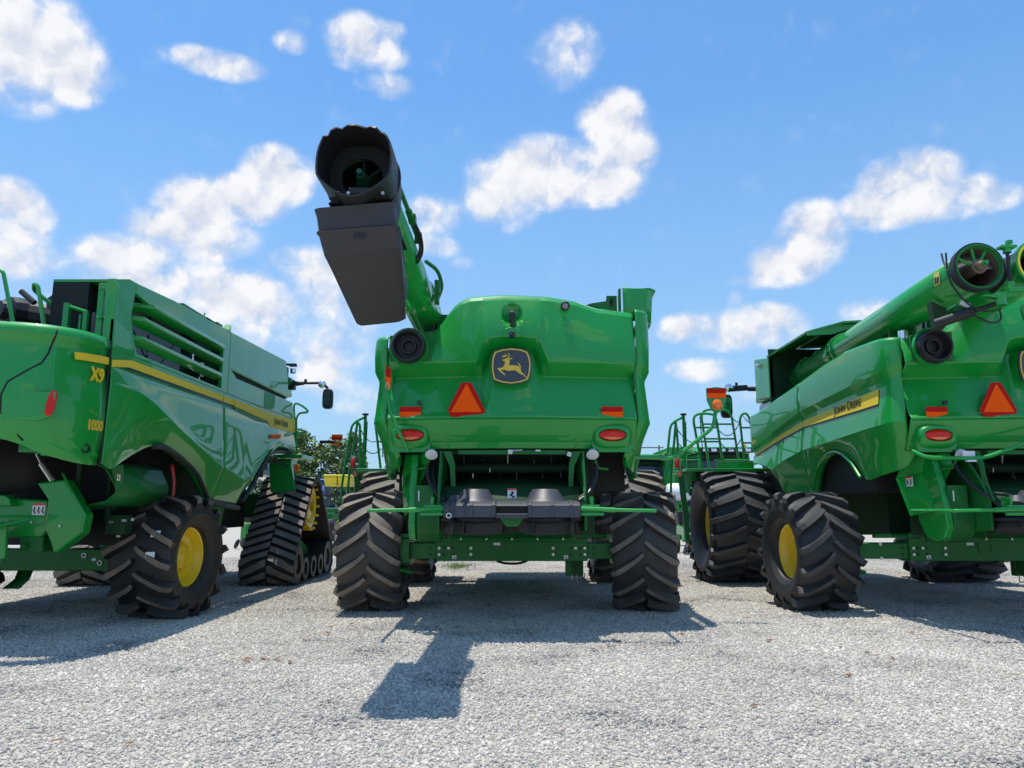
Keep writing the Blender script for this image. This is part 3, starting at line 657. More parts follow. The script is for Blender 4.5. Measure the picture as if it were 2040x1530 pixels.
    for s in (-1, 1):
        P('chopper_side', MB().prism([(8.45, 1.10), (9.74, 1.0), (9.74, 2.05), (8.95, 2.05), (8.62, 1.7), (8.45, 1.45)], 'yz', s * .80, s * .83), CHASSIS, bevel=.004)
        P('deck_strut', MB().prism([(s * .80, 1.99), (s * .70, 1.99), (s * .66, 1.85), (s * .645, 1.45), (s * .69, 1.45), (s * .72, 1.82)], 'xz', 8.74, 8.77), CHASSIS)
        P('lift_cable', MB().tube([(s * .81, 8.6, 1.98), (s * .815, 8.45, 1.55), (s * .80, 8.40, 1.42)], .012, 6), CHASSIS)
        P('hydraulic_hose', MB().tube(fillet([(s * .95, 8.9, 2.0), (s * .99, 8.7, 1.72), (s * .86, 8.5, 1.5), (s * .74, 8.42, 1.42)], .2, 5), .02, 8).tube(fillet([(s * .90, 8.95, 2.0), (s * .93, 8.75, 1.72), (s * .84, 8.55, 1.52), (s * .74, 8.45, 1.44)], .2, 5), .016, 8), HOSE)
        wl = P('work_lamp', MB().lathe([(.05, .04), (0, .070), (-.014, .074), (-.024, .064), (-.03, .001)], (s * .93, 8.72, 1.955), (0, 1, 1.1), 24), WHITE)
        P('lamp_bracket', MB().tube([(s * .95, 8.76, 1.93), (s * 1.0, 8.8, 1.80), (s * 1.12, 8.85, 1.79)], .018, 6), CHASSIS)
    P('chopper_rotor', MB().tube([(-.78, 9.40, 1.83), (.78, 9.40, 1.83)], .07, 14), DGREEN)
    for k in range(14):
        a_ = k * 2.4; x_ = -.70 + k * .108
        P('chopper_knife', MB().box((x_, 9.40 + .12 * math.cos(a_), 1.83 + .12 * math.sin(a_)), (.012, .16, .05), (math.degrees(a_), 0, 0)), STEEL)
    P('wiring_loom', MB().tube(fillet([(-1.0, 8.75, 2.0), (-.5, 8.78, 1.955), (.1, 8.78, 1.965), (.5, 8.78, 1.95), (1.0, 8.75, 2.0)], .2, 5), .012, 6), HOSE)
    P('cavity_crossbar', MB().bb(-.80, .80, 9.05, 9.10, 1.98, 2.04), CHASSIS)
    P('door_bottom_rail', MB().bb(-.62, .62, 8.72, 8.76, 1.955, 2.0), CHASSIS)
    P('latch_hardware', MB().tube([(-.05, 8.70, 1.99), (.12, 8.70, 2.0)], .012, 6).box((-.02, 8.70, 1.98), (.05, .03, .05)).box((.66, 8.71, 1.955), (.05, .02, .05), (0, 20, 0)).box((.30, 8.70, 1.995), (.06, .02, .02)), STEEL)
    decal(rt, (0, 8.47, 1.50), .10, .12)
    # black discharge board with domes, ribs and grip slot
    tb = MB()
    prof = [(8.52, 1.425), (8.12, 1.415), (8.0, 1.395), (7.955, 1.37), (7.94, 1.245), (7.97, 1.243), (7.985, 1.35), (8.02, 1.375), (8.5, 1.40)]
    def seg(x0, x1, lo=True):
        tb.prism(prof, 'yz', x0, x1)
    seg(-.715, -.165); seg(.165, .715)
    tb.prism([(8.52, 1.425), (8.12, 1.415), (8.0, 1.395), (7.955, 1.37), (7.953, 1.355), (8.0, 1.37), (8.5, 1.40)], 'yz', -.165, .165)
    tb.prism([(7.944, 1.285), (7.94, 1.235), (7.97, 1.235), (7.975, 1.285)], 'yz', -.165, .165)
    for x in (-.62, -.42, -.19, .19, .42, .62):
        tb.prism([(8.2, 1.43), (8.0, 1.41), (7.945, 1.378), (7.928, 1.25), (7.945, 1.25), (7.96, 1.36), (8.2, 1.40)], 'yz', x - .016, x + .016)
    board = P('discharge_board', tb, GRAPH, ang=35, bevel=.006)
    for x in (-.40, .36):
        obj('dome', MB().lathe([(0, .24), (.03, .20), (.125, .145), (.135, .13), (.137, .001)], (x, 8.30, 1.41), (0, 0, 1), 28), GRAPH, board)
    obj('dome', MB().lathe([(0, .12), (.07, .07), (.075, .001)], (-.60, 8.32, 1.41), (0, 0, 1), 16), GRAPH, board)
    obj('slot_back', MB().bb(-.16, .16, 8.0, 8.02, 1.27, 1.36), BLACKIN, board)
    obj('stay_ring', MB().lathe([(0, .028), (-.01, .028), (-.01, .02), (0, .02)], (-.655, 7.93, 1.265), (0, 1, 0), 16), CHROME, board)
    # spreader discs below
    for x in (-.38, .36):
        sp_ = MB().lathe([(0, .42), (-.02, .42), (-.06, .3), (-.1, .1)], (x, 8.52, 1.23), (0, 0, 1), 28)
        for k in range(5): 
            a = k * 1.256 + .5; sp_.box((x + .25 * math.cos(a), 8.52 + .25 * math.sin(a), 1.14), (.34, .012, .13), (0, 0, math.degrees(a) + 15))
        P('spreader_disc', sp_, BLACK)
        cp = MB(); pts = [(x - .30, 1.24), (x + .30, 1.24), (x + .27, 1.08), (x + .10, 1.055), (x - .12, 1.055), (x - .28, 1.09)]
        cp.prism(pts, 'xz', 8.22, 8.24); P('rubber_flap', cp, BLACK)
    for s in (-1, 1):
        P('side_deflector', MB().grid([[(s * (.62 + .16 * f_), 8.1 + .5 * f_, z) for f_ in (0, .25, .5, .75, 1)] for z in (1.25, 1.06)]), BLACK, solid=.01)
    P('center_deflector', MB().prism([(-.13, 1.24), (.13, 1.24), (.06, 1.15), (-.06, 1.15)], 'xz', 8.05, 8.10), CHASSIS)
    P('belly_panel', MB().add([(-.76, 8.9, 1.18), (.76, 8.9, 1.18), (.76, 9.93, .96), (-.76, 9.93, .96), (.76, 9.945, .90), (-.76, 9.945, .90)], [(0, 1, 2, 3), (3, 2, 4, 5)]), CHASSIS, ang=0, solid=.012)
    for s in (-1, 1):
        P('guard_rail', MB().tube(fillet([(s * .72, 7.985, 1.335), (s * 1.08, 7.98, 1.322), (s * 1.50, 7.95, 1.315), (s * 1.50, 8.85, 1.315), (s * .9, 8.75, 1.315)], .05), .019, 10).tube([(s * .72, 7.985, 1.335), (s * 1.08, 7.98, 1.322)], .026, 10), GREEN)
        P('rail_bracket', MB().bb(s * .72, s * .96, 7.96, 8.0, 1.265, 1.295).bb(s * .735, s * .92, 7.99, 8.1, 1.295, 1.375).bb(s * .83, s * .86, 8.05, 8.2, 1.37, 1.46), GREEN, bevel=.004)
    # belt guard with perforated drum, left
    P('belt_guard', MB().prism([(9.30, 1.95), (8.92, 1.97), (8.78, 1.62), (8.72, 1.35), (8.70, 1.12), (8.78, 1.0), (8.95, .96), (9.15, 1.0), (9.3, 1.2)], 'yz', -1.18, -1.10), GREEN, bevel=.015)
    P('guard_drum', MB().lathe([(0, .001), (0, .24), (.02, .26), (.26, .26), (.28, .24), (.28, .001)], (-1.10, 8.98, 1.21), (1, 0, 0), 36), CHASSIS)
    hol = MB()
    for a in range(-46, 100, 9):
        for k in range(8):
            t = R(180 + a + (4.5 if k % 2 else 0)); c = Vector((-1.045 + k * .026, 8.98 + .2605 * math.cos(t), 1.21 + .2605 * math.sin(t))); nn = Vector((0, math.cos(t), math.sin(t)))
            hol.tube([c, c + nn * .0015], .0085, 5)
    P('drum_perforation', hol, BLACKIN, ang=0)['kind'] = 'stuff'
    P('drum_cover', MB().bb(-1.12, -.90, 8.72, 8.75, 1.34, 1.60).bb(-1.10, -1.08, 8.70, 8.72, 1.40, 1.55), CHASSIS, bevel=.005)
    P('guard_label', MB().bb(-1.075, -1.06, 8.708, 8.716, 1.42, 1.54), DECAL)
    P('sheet_shroud', MB().add([(-1.30, 9.2, 1.98), (-.98, 8.86, 1.98), (-.98, 8.82, 1.84), (-1.20, 8.95, 1.30), (-1.30, 9.25, 1.25), (-1.36, 9.4, 1.7)], [(0, 1, 2, 5), (5, 2, 3, 4)]), GREEN, ang=0, solid=.012)
    decal(rt, (-1.31, 9.18, 1.66), .16, .12, '-x', cells=2)
    # ---- rear axle
    ax = MB().bb(-.98, .98, 9.95, 10.3, .665, .925).bb(-1.37 - cfg['rear_x'] + 1.8, -.98, 9.985, 10.26, .69, .89).bb(.98, 1.37 + cfg['rear_x'] - 1.8, 9.985, 10.26, .69, .89)
    ax.bb(-.98, -.76, 9.94, 9.96, .90, 1.03).bb(.76, .98, 9.94, 9.96, .90, 1.03)
    axo = P('rear_axle', ax, CHASSIS, bevel=.012)
    bo = MB()
    for x in (-.94, -.82, -.53, .53, .82, .94):
        for z in (.75, .83):
            if abs(x) == .82 and z == .75: continue
            bo.bolt((x, 9.945, z), (0, -1, 0), .020, .022)
    for x in (-.66, -.33, 0, .33, .66): bo.bolt((x, 9.925, .945), (0, -1, 0), .014, .02)
    for s in (-1, 1):
        for z in (.70, .88): bo.bolt((s * 1.35, 9.98, z), (0, -1, 0), .022, .03)
    obj('bolts', bo, STEEL, axo, ang=0)
    ho = MB()
    for s in (-1, 1):
        for x, z in ((.95, .96), (.90, .96), (.85, .96), (.88, .83), (.88, .75), (.76, .83), (.76, .75), (1.06, .83), (1.06, .75)): ho.bolt((s * x, 9.936 if z > .9 else (9.981 if x > 1 else 9.946), z), (0, -1, 0), .014, .004, 10)
    obj('bolt_holes', ho, BLACKIN, axo, ang=0)
    obj('boss', MB().lathe([(0, .10), (-.012, .10), (-.012, .075), (-.004, .075), (-.004, .001)], (0, 9.95, .84), (0, 1, 0), 24), CHASSIS, axo)
    obj('serial_plate', MB().bb(-.24, -.15, 9.943, 9.947, .865, .91), DECAL, axo)
    for x in (-.745, .695): decal(rt, (x, 9.947, .715), .055, .045, bands=False)
    P('drain_hose', MB().tube(fillet([(-.2, 10.0, .67), (-.1, 10.0, .63), (.1, 10.0, .63), (.2, 10.0, .67)], .1), .016), HOSE)
    xr = cfg['rear_x']
    for s in (-1, 1):
        dk = xr - 1.80
        kn = MB().tube(fillet([(s * (1.40 + dk), 9.98, .90), (s * (1.50 + dk), 9.90, .95), (s * (1.52 + dk), 9.86, .8), (s * (1.50 + dk), 9.88, .58), (s * (1.28 + dk), 9.95, .52)], .08), .03, 8)
        kn.bb(s * (1.33 + dk), s * (1.47 + dk), 10.1, 10.5, .6, 1.0).lathe([(0, .16), (.25, .16), (.3, .13)], (s * (1.42 + dk) if s > 0 else -1.72 - dk, 10.45, .76), (1, 0, 0), 20)
        kn.box((s * (1.40 + dk), 9.92, .80), (.16, .10, .30)).box((s * (xr * .5 + .7), 10.45, .77), (abs(xr - 1.4), .18, .18))
        P('steering_knuckle', kn, CHASSIS, bevel=.008)
        P('tie_rod', MB().tube([(s * .6, 9.97, .98), (s * 1.42, 10.0, .98)], .025).box((s * 1.33, 9.93, .985), (.22, .05, .05)), CHASSIS)
    st = cfg['steer']
    wheel(rt, -xr - cfg.get('dxl', 0), 10.45, .79, cfg['rear_w'], .36, 16, cfg['rub_r'], st[0], -1, .075, .078, 1.0)
    wheel(rt, xr, 10.45, .79, cfg['rear_w'], .36, 16, cfg['rub_r'], st[1], 1, .075, .078, 1.0)
    xf, wf = cfg['front_x'], cfg['front_w']
    wheel(rt, -xf, 14.3, 1.035, wf, .44, 22, cfg['rub_f'], 0, -1, .06, .095, cfg['front_sweep'])
    wheel(rt, xf, 14.3, 1.035, wf, .44, 22, cfg['rub_f'], 0, 1, .06, .095, cfg['front_sweep'])
    P('front_axle', MB().bb(-xf, xf, 14.1, 14.5, .85, 1.2).bb(-.8, .8, 13.4, 15, 1.0, 1.7), CHASSIS, bevel=.02)
    P('belly_pan', MB().bb(-.9, .9, 10.6, 13.6, 1.0, 1.6), DGREEN)
    P('tow_plate', MB().bb(.78, .98, 10.6, 10.7, .42, .7).bb(.72, .80, 10.3, 10.5, .45, .66), CHASSIS, bevel=.01)
    P('tow_hook', MB().tube(fillet([(.83, 10.6, .44), (.82, 10.6, .34), (.90, 10.6, .34), (.89, 10.6, .44)], .03), .008, 6).tube(fillet([(.95, 10.62, .46), (.94, 10.62, .40), (1.0, 10.62, .40), (1.0, 10.62, .46)], .03), .008, 6), STEEL)
    # ---- access ladder, platform, hand rails at the front left
    tb_ = lambda n, pts, r=.024, m_=GREEN, f=.12: P(n, MB().tube(fillet(pts, f), r, 8), m_)
    K = -6.12
    tb_('hand_rail', [(2.89 + K, 14.4, 1.35), (2.89 + K, 14.4, 1.74), (3.04 + K, 14.4, 2.9), (3.14 + K, 14.4, 2.99), (3.29 + K, 14.4, 3.06)])
    tb_('hand_rail', [(3.0 + K, 14.4, 1.35), (3.02 + K, 14.4, 1.9), (3.15 + K, 14.4, 2.97)])
    tb_('hand_rail', [(3.15 + K, 14.5, 2.96), (3.18 + K, 14.5, 2.92), (3.21 + K, 14.5, 2.05)])
    pst = tb_('rail_post', [(3.30 + K, 14.4, 2.05), (3.30 + K, 14.4, 3.1)], .03)
    obj('post_cap', MB().lathe([(0, .06), (.03, .06), (.035, .001)], (3.30 + K, 14.4, 3.10), (0, 0, 1), 14), BLACK, pst)
    tb_('hand_rail', [(3.62 + K, 14.4, 2.08), (3.48 + K, 14.4, 3.04), (3.57 + K, 14.4, 3.13), (3.85 + K, 14.4, 3.13), (3.93 + K, 14.4, 3.05), (4.02 + K, 14.4, 2.15)])
    for z, x0, x1 in ((2.86, 3.5, 3.95), (2.59, 3.55, 3.98)): tb_('rail_bar', [(x0 + K, 14.4, z), (x1 + K, 14.4, z)], .018)
    tb_('hand_rail', [(3.86 + K, 14.8, 2.1), (3.74 + K, 14.8, 3.16), (3.83 + K, 14.8, 3.26), (4.24 + K, 14.8, 3.26), (4.34 + K, 14.8, 3.16), (4.46 + K, 14.8, 2.1)])
    for z, x0, x1 in ((2.97, 3.77, 4.36), (2.68, 3.80, 4.39)): tb_('rail_bar', [(x0 + K, 14.8, z), (x1 + K, 14.8, z)], .018)
    tb_('hand_rail', [(4.55 + K, 14.8, 2.3), (4.50 + K, 14.8, 3.1), (4.59 + K, 14.8, 3.2), (4.68 + K, 14.8, 3.15), (4.76 + K, 14.8, 2.7), (4.8 + K, 14.8, 2.3)])
    for z in (2.9, 2.6): tb_('rail_bar', [(4.51 + K, 14.8, z), (4.77 + K, 14.8, z)], .018)
    def chain(a, b, sag):
        a, b = Vector(a), Vector(b); m_ = MB(); n = max(6, int((b - a).length / .035)); prev = None
        for i in range(n):
            t0, t1 = i / n, (i + 1) / n
            f_ = lambda t: a.lerp(b, t) - Vector((0, 0, sag * 4 * t * (1 - t)))
            p0, p1 = f_(t0), f_(t1); d = (p1 - p0) * .18
            m_.tube([p0 - d, p1 + d], .011 if i % 2 else .007, 5)
        P('chain', m_, CHAIN)
    chain((3.34 + K, 14.4, 2.98), (3.33 + K, 14.4, 2.35), .0); chain((3.19 + K, 14.5, 2.85), (3.56 + K, 14.4, 2.62), .12)
    chain((3.20 + K, 14.5, 2.58), (3.62 + K, 14.4, 2.45), .14); chain((3.62 + K, 14.42, 3.1), (3.65 + K, 14.42, 2.3), .0)
    chain((4.36 + K, 14.8, 3.1), (4.52 + K, 14.8, 3.05), .06); chain((3.95 + K, 14.6, 2.95), (4.50 + K, 14.8, 3.02), .25); chain((4.0 + K, 14.6, 2.66), (4.52 + K, 14.8, 2.7), .22)
    chain((4.58 + K, 14.8, 3.12), (4.95 + K, 14.7, 3.18), .18)
    P('platform', MB().bb(3.22 + K, 4.9 + K, 14.0, 15.4, 2.0, 2.06).prism([(3.20 + K, 1.62), (3.20 + K, 2.04), (4.2 + K, 2.04), (4.2 + K, 1.90), (3.55 + K, 1.90), (3.42 + K, 1.84), (3.36 + K, 1.62)], 'xz', 14.36, 14.38), GREEN, bevel=.008)
    P('platform_toe_board', MB().bb(3.9 + K, 4.6 + K, 14.38, 14.40, 2.08, 2.2).tube([(3.86 + K, 14.4, 2.24), (4.5 + K, 14.4, 2.24)], .02, 6), GREEN)
    lad = P('ladder_stringer', MB().prism([(3.13 + K, 2.0), (3.24 + K, 1.96), (3.30 + K, 1.3), (3.32 + K, .7), (3.24 + K, .7), (3.20 + K, 1.3)], 'xz', 14.30, 14.36), CHASSIS, bevel=.006)
    for z in ():  obj('step', MB().bb(3.25 + K, 3.55 + K, 14.34, 14.6, z, z + .04), CHASSIS, lad)
    P('marker_lamp', MB().bb(3.12 + K, 3.20 + K, 14.26, 14.31, 1.92, 2.03), AMBER, bevel=.015)
    ex = P('fire_extinguisher', MB().lathe([(0, .001), (0, .045), (.14, .045), (.17, .03), (.19, .02), (.19, .001)], (3.12 + K, 14.28, 2.08), (0, 0, 1), 14), REDP)
    obj('valve', MB().box((3.12 + K, 14.28, 2.29), (.07, .03, .05)), WHITE, ex)
    # ---- fold-out marker arms
    for s, out in ((-1, cfg['arm_l']), (1, cfg['arm_r'])):
        if out == 'out':
            P('marker_arm', MB().tube(fillet([(s * 1.38, 9.0, 1.98), (s * 1.45, 9.1, 1.945), (s * 2.0, 9.3, 1.945), (s * 2.50, 9.3, 2.33), (s * 2.53, 9.3, 2.52)], .10), .024, 10), GREEN)
            sx_ = s * 2.55
            P('marker_plate', MB().prism([(sx_ - .125, 2.82), (sx_, 2.835), (sx_ + .125, 2.82), (sx_ + .12, 2.66), (sx_ + .07, 2.54), (sx_, 2.50), (sx_ - .07, 2.54), (sx_ - .12, 2.66)], 'xz', 9.29, 9.31), GREEN, bevel=.004)
            P('marker_reflector', MB().bb(sx_ - .115, sx_ + .115, 9.282, 9.289, 2.755, 2.815), REDREF)
            P('marker_band', MB().bb(sx_ - .115, sx_ + .115, 9.281, 9.289, 2.695, 2.755), ORANGE)
            P('marker_lamp', MB().lathe([(.03, .066), (0, .068), (-.005, .058), (-.03, .045), (-.04, .001)], (sx_, 9.275, 2.61), (0, 1, 0), 20), AMBER)
        elif out != 'none':       # swung in along the door edge or lying under the hood
            if out == 'up':
                P('marker_arm', MB().tube(fillet([(-1.19, 8.63, 1.98), (-1.27, 8.60, 2.15), (-1.42, 8.62, 2.47), (-1.45, 8.64, 2.75)], .1), .022, 10), GREEN)
                P('marker_plate', MB().prism([(-1.50, 2.70), (-1.40, 2.70), (-1.39, 2.78), (-1.41, 2.96), (-1.46, 2.98)], 'xz', 8.66, 8.69), GREEN)
                P('marker_reflector', MB().prism([(-1.475, 2.86), (-1.415, 2.84), (-1.415, 2.94), (-1.47, 2.99)], 'xz', 8.64, 8.659), REDREF)
                P('marker_band', MB().prism([(-1.475, 2.80), (-1.405, 2.78), (-1.41, 2.838), (-1.475, 2.858)], 'xz', 8.638, 8.659), ORANGE)
                P('marker_lamp', MB().prism(ell(-1.44, 2.735, .03, .055), 'xz', 8.62, 8.66), AMBER, bevel=.008)
            else:
                P('marker_arm', MB().tube(fillet([(-1.45, 8.80, 2.0), (-1.36, 8.68, 1.915), (-.78, 8.56, 1.895), (.0, 8.42, 2.19), (.3, 8.40, 2.28)], .12), .024, 10), GREEN)
                P('arm_catch', MB().bb(-.98, -.84, 8.60, 8.63, 1.90, 1.985).bb(-.96, -.86, 8.55, 8.60, 1.86, 1.88), WHITE)
    cfg['auger'](rt)
    OFF = Vector((0, 0, 0))
    return rt
# ---------------------------------------------------------------- unloading augers (parts of a combine)
def ring_flange(c, ax, r, parent, m_=None):
    return obj('tube_flange', MB().lathe([(-.02, r), (-.02, r + .035), (.02, r + .035), (.02, r)], c, ax, 32), m_ or GREEN, parent)
def auger_spout(rt):
    a, b = Vector((-1.00, 13.0, 3.56)), Vector((-1.205, 5.75, 3.955)); d = (b - a).normalized()
    P = lambda n, m_, mt, **k: obj(n, m_, mt, rt, **k)
    tube = P('auger_tube', MB().tube([a, a.lerp(b, .35), a.lerp(b, .7), b], .21, 36, cap=False), GREEN, solid=.006)
    for t in (.42, .62): obj('tube_flange', MB().lathe([(-.02, .21), (-.02, .232), (.02, .232), (.02, .21)], a.lerp(b, t), d, 32), GREEN, tube)
    bo = MB()
    for k in range(12):
        q = d.to_track_quat('X', 'Z'); t = k * .5236; c = a.lerp(b, .62) + q @ Vector((0, .222 * math.cos(t), .222 * math.sin(t))); bo.bolt(c, -d * -1, .016, .03)
    obj('flange_bolts', bo, STEEL, tube)
    P('auger_elbow', MB().tube([(-1.0, 13.0, 3.56), (-1.0, 13.25, 3.5), (-1.0, 13.4, 3.3), (-1.0, 13.4, 2.9)], .235, 28), GREEN)
    # rubber hood round the discharge mouth: rounded square shell, open to the rear
    def sq(k, cz=3.955, cx=-1.20, n=40):
        out = []
        for i in range(n):
            t = 2 * math.pi * i / n; c_, s_ = math.cos(t), math.sin(t)
            x = cx + .285 * k * math.copysign(abs(c_) ** .78, c_); z = cz + (.30 if s_ > 0 else .315) * k * math.copysign(abs(s_) ** .78, s_)
            if z < cz - .15: x = cx + (x - cx) * (1 - .5 * (cz - .15 - z) / .2)
            out.append((x, z))
        return out
    rows = []
    for y, k, sh in ((6.25, .80, .0), (6.0, .95, 0), (5.72, 1.02, 0), (5.45, 1.03, .0), (5.36, 1.02, .0), (5.355, .97, .0), (5.45, .94, 0), (5.75, .9, 0), (5.76, .70, 0)):
        r_ = sq(k); row = []
        for i, (x, z) in enumerate(r_):
            yy = y + (z - 3.95) * (.16 if y < 5.7 else 0)
            if z > 4.14 and y < 5.6: yy += .03 * math.cos(i * 2.1)
            row.append((x, yy, z))
        rows.append(row + row[:1])
    P('spout_hood', MB().grid(rows), BLACK, ang=42)
    P('mouth_hub', MB().tube([(-1.2, 5.74, 3.955), (-1.2, 5.62, 3.955)], [.06, .03], 16).tube([(-1.2, 5.62, 3.955), (-1.2, 5.56, 3.955)], .022, 12), mat('hub_green', (.01, .10, .06), .5))
    P('spider_arm', MB().tube([(-1.2, 5.75, 3.96), (-1.2, 5.75, 4.20)], .012, 6).tube([(-1.2, 5.75, 3.96), (-1.0, 5.75, 4.10)], .012, 6).tube([(-1.45, 5.76, 3.86), (-.95, 5.76, 3.86)], .012, 6), BLACK)
    P('mouth_shade_ring', MB().lathe([(0, .16), (-.01, .165), (-.01, .30), (.0, .31)], (-1.2, 5.70, 3.955), (0, 1, 0), 36), BLACKIN)  # black ring added over the tube end, standing in for shade in the mouth
    P('mouth_shade_cap', MB().lathe([(0, .20), (.25, .19), (.3, .001)], (-1.2, 5.80, 3.955), (0, 1, 0), 28), BLACKIN)  # black cap behind the ring, the mouth's darkness put into its colour
    # chute hanging below the mouth
    secs = []
    def rect(x0, x1, yf, yb, zf, zb, tilt=.05, r=.06):
        pts = [(x0, yf + r), (x0 + r * .3, yf + r * .3), (x0 + r, yf), (x1 - r, yf), (x1 - r * .3, yf + r * .3), (x1, yf + r), (x1, yb - r), (x1 - r * .3, yb - r * .3), (x1 - r, yb), (x0 + r, yb), (x0 + r * .3, yb - r * .3), (x0, yb - r)]
        out = []
        for x, y in pts:
            f_ = (y - yf) / (yb - yf)
            if x > (x0 + x1) / 2: x -= .12 * f_
            out.append((x, y, zf + (zb - zf) * f_ + tilt * (x - x0) / (x1 - x0)))
        return out
    # walls run from the flared mouth rim down and forwards to the toe
    r0 = rect(-1.52, -.885, 5.45, 6.45, 3.60, 3.66, .055, .05); r1 = rect(-1.505, -.895, 5.46, 6.5, 3.55, 3.60, .055)
    r2 = rect(-1.49, -.87, 5.48, 6.6, 3.44, 3.52, .05); r3 = rect(-1.505, -.855, 5.465, 6.62, 3.425, 3.50, .05); r4 = rect(-1.485, -.87, 5.485, 6.65, 3.40, 3.48, .05); r5 = rect(-1.465, -.86, 5.58, 6.85, 3.285, 3.36, .05)
    r55 = rect(-1.455, -.875, 5.72, 6.95, 3.245, 3.30, .05); r6 = rect(-1.45, -.97, 6.80, 7.05, 3.035, 3.07, .05, .04)
    mb_ = MB()
    rr = [r0, r1, r2, r3, r4, r5, r55, r6]
    mb_.grid([q + q[:1] for q in rr]); n = len(r6); mb_.add(r6, [tuple(range(n))])
    P('discharge_chute', mb_, SPOUTM, ang=30)
    P('chute_inside', MB().bb(-1.47, -.93, 5.62, 6.4, 3.60, 3.62), BLACKIN)
    P('chute_hinge', MB().prism([(-1.42, 3.66), (-.93, 3.70), (-.98, 3.745), (-1.34, 3.74)], 'xz', 5.5, 5.62).box((-1.16, 5.41, 3.72), (.16, .03, .05)).tube([(-1.40, 5.46, 3.68), (-.93, 5.46, 3.71)], .014, 8), BLACK, bevel=.006)
    hb = MB()
    for x in (-1.32, -1.24, -1.08, -.98): hb.bolt((x, 5.41, 3.70), (0, -1, 0), .014, .02)
    P('hinge_bolts', hb, STEEL)
    P('chute_label', MB().bb(-1.21, -1.12, 5.475, 5.479, 3.37, 3.41), BLACK)
    # tilt cylinder and hoses along the right of the tube
    P('tilt_cylinder', MB().tube([(-.985, 5.95, 4.10), (-.93, 7.1, 4.0)], .022, 8).tube([(-.955, 6.6, 4.045), (-.93, 7.1, 4.0)], .034, 8), CHASSIS)
    P('cylinder_clevis', MB().box((-.99, 5.95, 4.10), (.07, .08, .10)).box((-.94, 6.75, 4.03), (.07, .10, .08)).box((-.93, 7.15, 3.99), (.07, .08, .10)), CHASSIS, bevel=.008)
    P('hydraulic_hose', MB().tube(fillet([(-.94, 6.7, 4.03), (-.88, 7.0, 3.95), (-.89, 7.2, 3.85), (-.96, 7.3, 3.78)], .15, 5), .014, 8).tube(fillet([(-.94, 6.8, 4.02), (-.90, 7.05, 3.92), (-.91, 7.15, 3.84), (-.97, 7.25, 3.80)], .15, 5), .014, 8), HOSE)
    P('tube_bracket', MB().tube(fillet([(-.94, 7.9, 4.0), (-.83, 8.15, 3.98), (-.80, 8.4, 3.86), (-.88, 8.5, 3.72)], .12, 5), .022, 8).box((-.84, 8.2, 3.80), (.06, .1, .14)).box((-.86, 8.35, 3.70), (.05, .12, .1)), CHASSIS)
